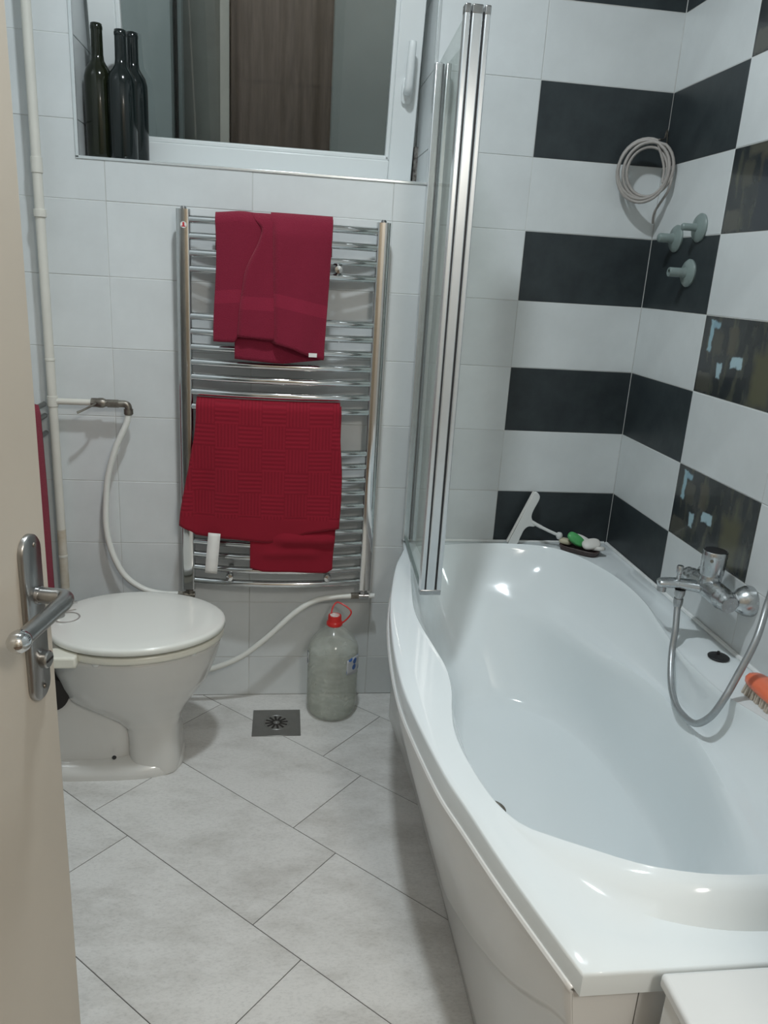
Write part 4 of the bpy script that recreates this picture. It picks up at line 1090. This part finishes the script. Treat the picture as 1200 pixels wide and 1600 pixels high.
MB().lathe([(0, -0.014), (0.0125, -0.013), (0.0145, -0.004), (0.0145, 0.006), (0.011, 0.014), (0, 0.014)], (-1.622, -0.05, 0.991), 'X', 20, caps=False).build('ball_housing', 'old_brass', vl)
MB().cyl((-1.604, -0.05, 0.990), (-1.572, -0.05, 0.990), 0.0118, 6).build('union_nut', 'old_brass', vl, smooth=False)
MB().tube(crom([(-1.575, -0.05, 0.990), (-1.555, -0.05, 0.990), (-1.546, -0.05, 0.984), (-1.545, -0.051, 0.968)], 6), 0.0105, 14).build('elbow', 'old_brass', vl)
MB().lathe([(0, 0), (0.0135, 0), (0.0135, -0.014), (0.010, -0.018), (0, -0.018)], (-1.545, -0.051, 0.976), 'Z', 16, caps=False).build('hose_nut', 'old_brass', vl)
MB().tube([(-1.632, -0.066, 0.992), (-1.645, -0.078, 0.984), (-1.668, -0.086, 0.972), (-1.680, -0.088, 0.967)], [0.004, 0.0045, 0.0045, 0.006], 10, flat=0.6).build('lever', 'old_brass', vl)

# ================================================================== TOWEL RACK ON THE LEFT WALL
tk = thing('wall_towel_rack', (XL, -0.3, 0.95), 'small grey bar towel rack on the left wall in the corner behind the door', 'towel rack')
for z in (0.977, 0.943, 0.892):
    MB().cyl((-1.788, -0.50, z), (-1.788, -0.022, z), 0.0075, 14).build('bar', 'drain_steel', tk)
for y in (-0.46, -0.16):
    MB().box(XL + 0.0005, -1.786, y - 0.008, y + 0.008, 0.885, 1.0).build('bracket', 'drain_steel', tk, bevel=0.002)
hk = thing('hanging_towel', (-1.79, -0.3, 0.95), 'red towel hanging edge-on over the rack beside the door edge', 'towel')
b = MB(); b.uv = []; rows = []
for j in range(30):
    t = j / 29; z = 0.992 - 0.59 * max(0, t - 0.03)
    row = []
    for i in range(26):
        u = i / 25; y = -0.44 + 0.315 * u
        row.append((-1.786 + 0.014 * sst(0, .05, t) + 0.004 * math.sin(u * 14 + t * 3) * t + 0.008 * t, y, z)); b.uv.append((u * .3, 0.5 + t))
    rows.append(row)
b.loft(rows, caps=False, cyc=False); b.build('cloth', 'towel_maroon', hk, ang=None, solid=0.006)
MB().box(-1.777, -1.762, -0.130, -0.1285, 0.405, 0.44).build('care_tag', 'tag_white', hk, smooth=False)

# ================================================================== TOILET
wc = thing('toilet', (-1.52, -0.345, 0.0), 'white floor-standing toilet with its lid closed, beside the open door', 'toilet')
TC = -0.345
def ering(xb, xf, hw_, z, e=0.82, n=56, yc_=TC, egg=0.0):
    cx = (xb + xf) / 2; a = (xf - xb) / 2; r = []
    for k in range(n):
        t = 2 * PI * k / n; c, s = math.cos(t), math.sin(t)
        x = a * math.copysign(abs(c) ** e, c); y = hw_ * math.copysign(abs(s) ** e, s)
        y *= (1 - egg * (x / a) * 0.5)
        r.append((cx + x, yc_ + y, z))
    return r
secs = [(-1.515, -1.372, .092, .003, .55, 0), (-1.515, -1.370, .093, .02, .55, 0), (-1.515, -1.371, .092, .05, .55, 0), (-1.515, -1.374, .090, .10, .55, 0), (-1.52, -1.374, .090, .140, .58, 0),
        (-1.56, -1.366, .097, .170, .72, 0), (-1.62, -1.348, .112, .200, .84, 0), (-1.685, -1.318, .134, .240, .92, 0.06), (-1.70, -1.292, .152, .280, .95, 0.1), (-1.71, -1.274, .166, .325, .97, 0.14), (-1.715, -1.262, .174, .365, 1.0, .18), (-1.715, -1.258, .178, .388, 1.0, .2), (-1.712, -1.262, .174, .396, 1.0, .2), (-1.66, -1.31, .13, .397, 1.0, .2)]
R_ = []
for i in range(len(secs) - 1):
    for k in range(3):
        t = k / 3; A, B = secs[i], secs[i + 1]
        R_.append(tuple(A[q] + (B[q] - A[q]) * t for q in range(6)))
R_.append(secs[-1])
MB().loft([ering(a, f_, h_, z, e, egg=g_) for a, f_, h_, z, e, g_ in R_]).build('bowl', 'porcelain', wc, ang=60)
# rear trapway body and foot flange
b = MB(); rr_ = []
for z, xb, xf, hw_ in ((0.0, -1.80, -1.49, .074), (0.05, -1.80, -1.49, .077), (0.12, -1.80, -1.49, .080), (0.17, -1.79, -1.49, .080), (0.21, -1.78, -1.50, .080), (0.26, -1.765, -1.54, .075), (0.30, -1.75, -1.58, .06)):
    rr_.append(ering(xb, xf, hw_, z, .6))
b.loft(rr_); b.build('trapway', 'porcelain', wc, ang=60)
b = MB()
b.loft([ering(-1.815, -1.366, .110, 0.0, .62), ering(-1.815, -1.364, .111, .012, .62), ering(-1.812, -1.367, .108, .026, .62), ering(-1.805, -1.378, .094, .038, .62), ering(-1.79, -1.40, .075, .048, .62)])
b.build('foot_flange', 'porcelain', wc, ang=60)
for yy in (TC - 0.0955,):
    MB().lathe([(0, 0), (0.006, 0), (0.0055, -0.003), (0, -0.004)], (-1.545, yy + 0.006, 0.062), 'Y', 12, caps=False).build('fixing_screw', 'black_rubber', wc)
MB().cyl((-1.705, -0.437, 0.262), (-1.705, -0.395, 0.262), 0.050, 28).build('outlet_recess', 'dark_void', wc)  # solid dark disc; shade of the hollow beside the trapway put into its colour
MB().cyl((-1.83, TC, 0.19), (-1.74, TC, 0.19), 0.052, 28).build('outlet_pipe', 'black_rubber', wc)
# seat and lid (lid slightly raised, egg shaped)
def slab(name, m, z0, z1, xb, xf, hw_, egg, rnd):
    rings = [ering(xb + rnd, xf - rnd, hw_ - rnd, z0, 1.0, egg=egg), ering(xb, xf, hw_, z0 + rnd * .7, 1.0, egg=egg), ering(xb, xf, hw_, z1 - rnd, 1.0, egg=egg), ering(xb + rnd * .4, xf - rnd * .4, hw_ - rnd * .4, z1 - rnd * .3, 1.0, egg=egg), ering(xb + rnd * 1.4, xf - rnd * 1.4, hw_ - rnd * 1.4, z1, 1.0, egg=egg), ering(xb + .06, xf - .06, hw_ - .05, z1 + .0015, 1.0, egg=egg), ering(xb + .15, xf - .15, hw_ - .12, z1 + .002, 1.0, egg=egg)]
    return MB().loft(rings).build(name, m, wc, ang=70)
b = MB()
ro, ri = [], []
for z, k in ((0.398, 0.004), (0.402, 0.0), (0.413, 0.0), (0.417, 0.003)):
    ro.append(ering(-1.715 + k, -1.250 - k, .187 - k, z, 1.0, egg=.14))
for z in (0.417, 0.398): ri.append(ering(-1.64, -1.33, .115, z, 1.0, egg=.14))
b.loft(ro + ri, caps=False, closed=True); b.build('seat', 'seat_cream', wc, ang=50)
slab('lid', 'seat_plastic', 0.424, 0.446, -1.722, -1.246, .192, .10, .007)
b = MB().box(-1.742, -1.606, -0.530, -0.470, 0.390, 0.421).build('hinge_bracket', 'seat_cream', wc, bevel=0.006, seg=3)
MB().box(-1.735, -1.690, -0.25, -0.20, 0.392, 0.421).build('hinge_bracket', 'seat_cream', wc, bevel=0.006, seg=3)
for x, y in ((-1.56, -0.512), (-1.325, -0.455)):
    MB().lathe([(0, 0), (0.009, 0), (0.012, 0.009), (0, 0.009)], (x, y, 0.390), 'Z', 16, caps=False).build('buffer', 'white_plastic', wc)
MB().lathe([(0, 0), (0.012, 0), (0.012, 0.003), (0, 0.004)], (-1.300, -0.24, 0.155), 'Z', 10, caps=False)
# recessed finger notch at the lid's hinge side
nb = MB(); rings = []
for r_, z in ((0.030, 0.4485), (0.031, 0.4492), (0.0335, 0.4492), (0.0345, 0.4483)):
    rings.append([(-1.672 + r_ * math.cos(a), -0.345 + r_ * math.sin(a), z) for a in [2 * PI * k / 32 for k in range(32)]])
nb.loft(rings, caps=False); nb.build('lid_ring', 'cable_grey', wc)
MB().lathe([(0, 0), (0.020, 0), (0.020, 0.018), (0.017, 0.022), (0, 0.022)], (-1.700, -0.335, 0.4475), 'Z', 20, caps=False).build('push_knob', 'dull_chrome', wc)
MB().cyl((-1.690, -0.318, 0.472), (-1.655, -0.300, 0.474), 0.004, 8).build('knob_pin', 'dull_chrome', wc)
MB().cyl((-1.698, -0.335, 0.466), (-1.698, -0.335, 0.478), 0.013, 16).build('knob_neck', 'dull_chrome', wc)

# ================================================================== WATER JUG
jg = thing('water_jug', (-0.920, -0.108, 0.0), 'clear plastic water jug with a red cap and handle on the floor by the bathtub', 'jug')
jc = (-0.920, -0.108, 0.0)
pr = [(0.0, 0.012), (0.045, 0.006), (0.060, 0.001), (0.070, 0.005), (0.0785, 0.022), (0.081, 0.050)]
z = 0.060
while z < 0.205:
    pr += [(0.0815, z), (0.0822, z + 0.006), (0.0815, z + 0.012), (0.0802, z + 0.0145)]; z += 0.0170
pr += [(0.0815, 0.222), (0.0805, 0.235), (0.076, 0.250), (0.066, 0.268), (0.052, 0.285), (0.038, 0.298), (0.027, 0.308), (0.0215, 0.315), (0.0208, 0.325), (0.0208, 0.340)]
MB().lathe(pr, jc, 'Z', 48, caps=False).build('shell', 'pet_plastic', jg, ang=60)
MB().lathe([(0, 0.014), (0.045, 0.009), (0.068, 0.010), (0.0765, 0.026), (0.0790, 0.06), (0.0790, 0.232), (0.0782, 0.2345), (0, 0.2348)], jc, 'Z', 48, caps=False).build('water', 'water', jg, ang=40)
MB().lathe([(0.030, 0.302), (0.0245, 0.304)], jc, 'Z', 32, caps=False)
MB().lathe([(0.0, 0.346), (0.0170, 0.346), (0.0175, 0.3475), (0.0205, 0.3470), (0.0215, 0.343), (0.0218, 0.330), (0.0235, 0.327), (0.0255, 0.324), (0.0260, 0.316), (0.0235, 0.313), (0.0215, 0.314)], jc, 'Z', 36, caps=False).build('cap', 'red_plastic', jg, ang=40)
MB().lathe([(0, 0.3480), (0.0155, 0.3480), (0.0155, 0.3465), (0, 0.3465)], jc, 'Z', 28, caps=False).build('cap_sticker', 'white_sticker', jg)
MB().tube(crom([(-0.932, -0.100, 0.345), (-0.925, -0.085, 0.366), (-0.912, -0.078, 0.378), (-0.892, -0.088, 0.374), (-0.872, -0.098, 0.362), (-0.868, -0.102, 0.350), (-0.880, -0.106, 0.333), (-0.896, -0.110, 0.320)], 6), 0.0027, 8, flat=0.6).build('carry_loop', 'red_plastic', jg)
emb = MB()
def lab_patch(a0, a1, z0, z1, m, nm):
    b = MB(); rows = []
    for j in range(7):
        z_ = z0 + (z1 - z0) * j / 6; rows.append([(jc[0] + 0.0832 * math.cos(a0 + (a1 - a0) * i / 12), jc[1] + 0.0832 * math.sin(a0 + (a1 - a0) * i / 12), z_ + 0.006 * math.sin(i / 12 * PI) * (1 if j == 6 else (-1 if j == 0 else 0))) for i in range(13)])
    b.loft(rows, caps=False, cyc=False); return b.build(nm, m, jg, solid=0.0004)
def two_tone(name, c1, c2, sc):
    m, t, b = nt(name)
    n = nd(t, 'ShaderNodeTexVoronoi'); n.inputs['Scale'].default_value = sc
    tc = nd(t, 'ShaderNodeTexCoord'); t.links.new(tc.outputs['Object'], n.inputs['Vector'])
    cr = nd(t, 'ShaderNodeValToRGB'); cr.color_ramp.interpolation = 'CONSTANT'
    cr.color_ramp.elements[0].color = rgb(c1); cr.color_ramp.elements[1].color = rgb(c2); cr.color_ramp.elements[1].position = 0.45
    t.links.new(n.outputs['Distance'], cr.inputs[0]); t.links.new(cr.outputs[0], b.inputs['Base Color'])
    b.inputs['Roughness'].default_value = 0.35
    MATS[name] = m
two_tone('label_blue', (0.05, 0.14, 0.42), (0.55, 0.57, 0.60), 45)
two_tone('label_dark', (0.03, 0.05, 0.10), (0.6, 0.62, 0.63), 30)
lb = lab_patch(math.radians(-62), math.radians(-14), 0.172, 0.222, 'label_blue', 'label'); lb['label'] = 'torn blue and white paper label'
lab_patch(math.radians(178), math.radians(196), 0.185, 0.222, 'label_dark', 'label_strip')

# ================================================================== FLOOR DRAIN
fd = thing('floor_drain', (-1.098, -0.178, 0.0), 'square grey metal floor drain with a round slotted grate', 'drain')
MB().box(-1.174, -1.022, -0.252, -0.103, 0.0, 0.0025).build('plate', 'drain_steel', fd, bevel=0.0008, seg=1)
b = MB(); dc = (-1.098, -0.178)
for k in range(12):
    a = 2 * PI * k / 12 + 0.13
    M_ = Matrix.Translation((dc[0], dc[1], 0)) @ Matrix.Rotation(a, 4, 'Z')
    b.box(0.010, 0.036, -0.0036, 0.0036, 0.0024, 0.0029, M_)
sl = b.build('slots', 'dark_void', fd, smooth=False)
MB().lathe([(0.0395, 0.0024), (0.0405, 0.0032), (0.0415, 0.0024)], (dc[0], dc[1], 0), 'Z', 40, caps=False).build('grate_rim', 'drain_steel', fd)
MB().lathe([(0, 0.0036), (0.004, 0.0034), (0.005, 0.0024)], (dc[0], dc[1], 0), 'Z', 14, caps=False).build('centre_screw', 'dull_chrome', fd)

# ================================================================== DOOR
P0 = Vector((-1.4340, -1.3330, 0)); hd_ = Vector((-0.190, -0.9818, 0)).normalized(); nn = Vector((0.9818, -0.190, 0)).normalized()
def dp(a, o, z): return P0 + hd_ * a + nn * o + Vector((0, 0, z))   # a: towards the hinge, o: out of the face
door = thing('door_1', tuple(dp(0.70, -0.02, 0)), 'cream painted bathroom door standing open on the left', 'door', kind='structure')
def dbox(a0, a1, o0, o1, z0, z1):
    b = MB(); vs = [dp(a, o, z) for z in (z0, z1) for o in (o0, o1) for a in (a0, a1)]
    return b.add(vs, [(0, 2, 3, 1), (4, 5, 7, 6), (0, 1, 5, 4), (2, 6, 7, 3), (0, 4, 6, 2), (1, 3, 7, 5)])
dbox(-0.047, 0.70, -0.042, 0.0, 0.008, 2.02).build('leaf', 'door_paint', door, bevel=0.003, seg=3)
ZL = 0.945
def dplate(hw_, z0, z1, o0, o1):
    pts = []
    for k in range(13): a = PI * k / 12; pts.append((hw_ * math.cos(a), z1 - hw_ + hw_ * math.sin(a)))
    for k in range(13): a = PI + PI * k / 12; pts.append((hw_ * math.cos(a), z0 + hw_ + hw_ * math.sin(a)))
    return [[dp(x + 0.005, o, z) for x, z in pts] for o in (o0, o1)]
pl_ = dplate(0.0245, 0.786, 1.034, 0.0005, 0.006) + [[dp(*q) for q in []]][:0]
bp_ = MB().loft(pl_ + dplate(0.0220, 0.7885, 1.0315, 0.0085, 0.0085)[:1]).build('handle_plate', 'brushed_steel', door, ang=50)
bp_['label'] = 'long satin steel backplate'
for z in (1.018, 0.804):
    MB().tube([dp(0, 0.0083, z), dp(0, 0.0098, z)], [0.0040, 0.0032], 14).build('screw', 'old_brass', bp_)
lev = [dp(0, 0.006, ZL), dp(0, 0.028, ZL), dp(0.000, 0.042, ZL), dp(0.006, 0.050, ZL), dp(0.020, 0.0535, ZL), dp(0.045, 0.0535, ZL), dp(0.090, 0.053, ZL - 0.001), dp(0.122, 0.0525, ZL - 0.002)]
lc = crom(lev, 6)
MB().tube(lc, 0.0114, 20).build('lever', 'brushed_steel', bp_)
MB().tube([dp(0, 0.007, ZL), dp(0, 0.013, ZL)], [0.0135, 0.0125], 24).build('lever_collar', 'dull_chrome', bp_)
e0 = dp(0.122, 0.0525, ZL - 0.002)
hb_ = MB(); rings = []
for t, r in ((0.0, 0.0118), (0.003, 0.0138), (0.010, 0.0145), (0.018, 0.0125), (0.0235, 0.0075), (0.0255, 0.001)):
    rings.append([e0 + hd_ * t + nn * math.cos(2 * PI * k / 20) * r + Vector((0, 0, 1)) * math.sin(2 * PI * k / 20) * r for k in range(20)])
hb_.loft(rings).build('lever_end', 'chrome', bp_)
MB().tube([dp(0, 0.008, 0.847), dp(0, 0.0165, 0.847), dp(0, 0.0185, 0.847)], [0.0130, 0.0128, 0.0110], 20).build('thumb_turn', 'brushed_steel', bp_)
a_ = MB(); Mq = None
vs = [dp(a, o, z) for z in (0.8455, 0.8485) for o in (0.0180, 0.0192) for a in (-0.009, 0.009)]
a_.add(vs, [(0, 2, 3, 1), (4, 5, 7, 6), (0, 1, 5, 4), (2, 6, 7, 3), (0, 4, 6, 2), (1, 3, 7, 5)]).build('thumb_turn_slot', 'dark_void', bp_, smooth=False)
for z in (0.25, 1.75):
    MB().tube([dp(0.705, -0.002, z), dp(0.705, -0.002, z + 0.09)], 0.007, 12).build('hinge', 'dull_chrome', door)

# ================================================================== CEILING LAMP
lm = thing('ceiling_lamp', (LAMP[0], LAMP[1], ZC), 'round white ceiling lamp in the middle of the bathroom', 'lamp')
MB().lathe([(0, 0), (0.075, 0), (0.075, -0.018), (0.070, -0.022), (0, -0.022)], (LAMP[0], LAMP[1], ZC), 'Z', 32, caps=False).build('base', 'white_plastic', lm)
MB().lathe([(0.0, -0.050), (0.02, -0.049), (0.045, -0.040), (0.058, -0.022)], (LAMP[0], LAMP[1], ZC), 'Z', 32, caps=False).build('shade', 'lamp_glass', lm)
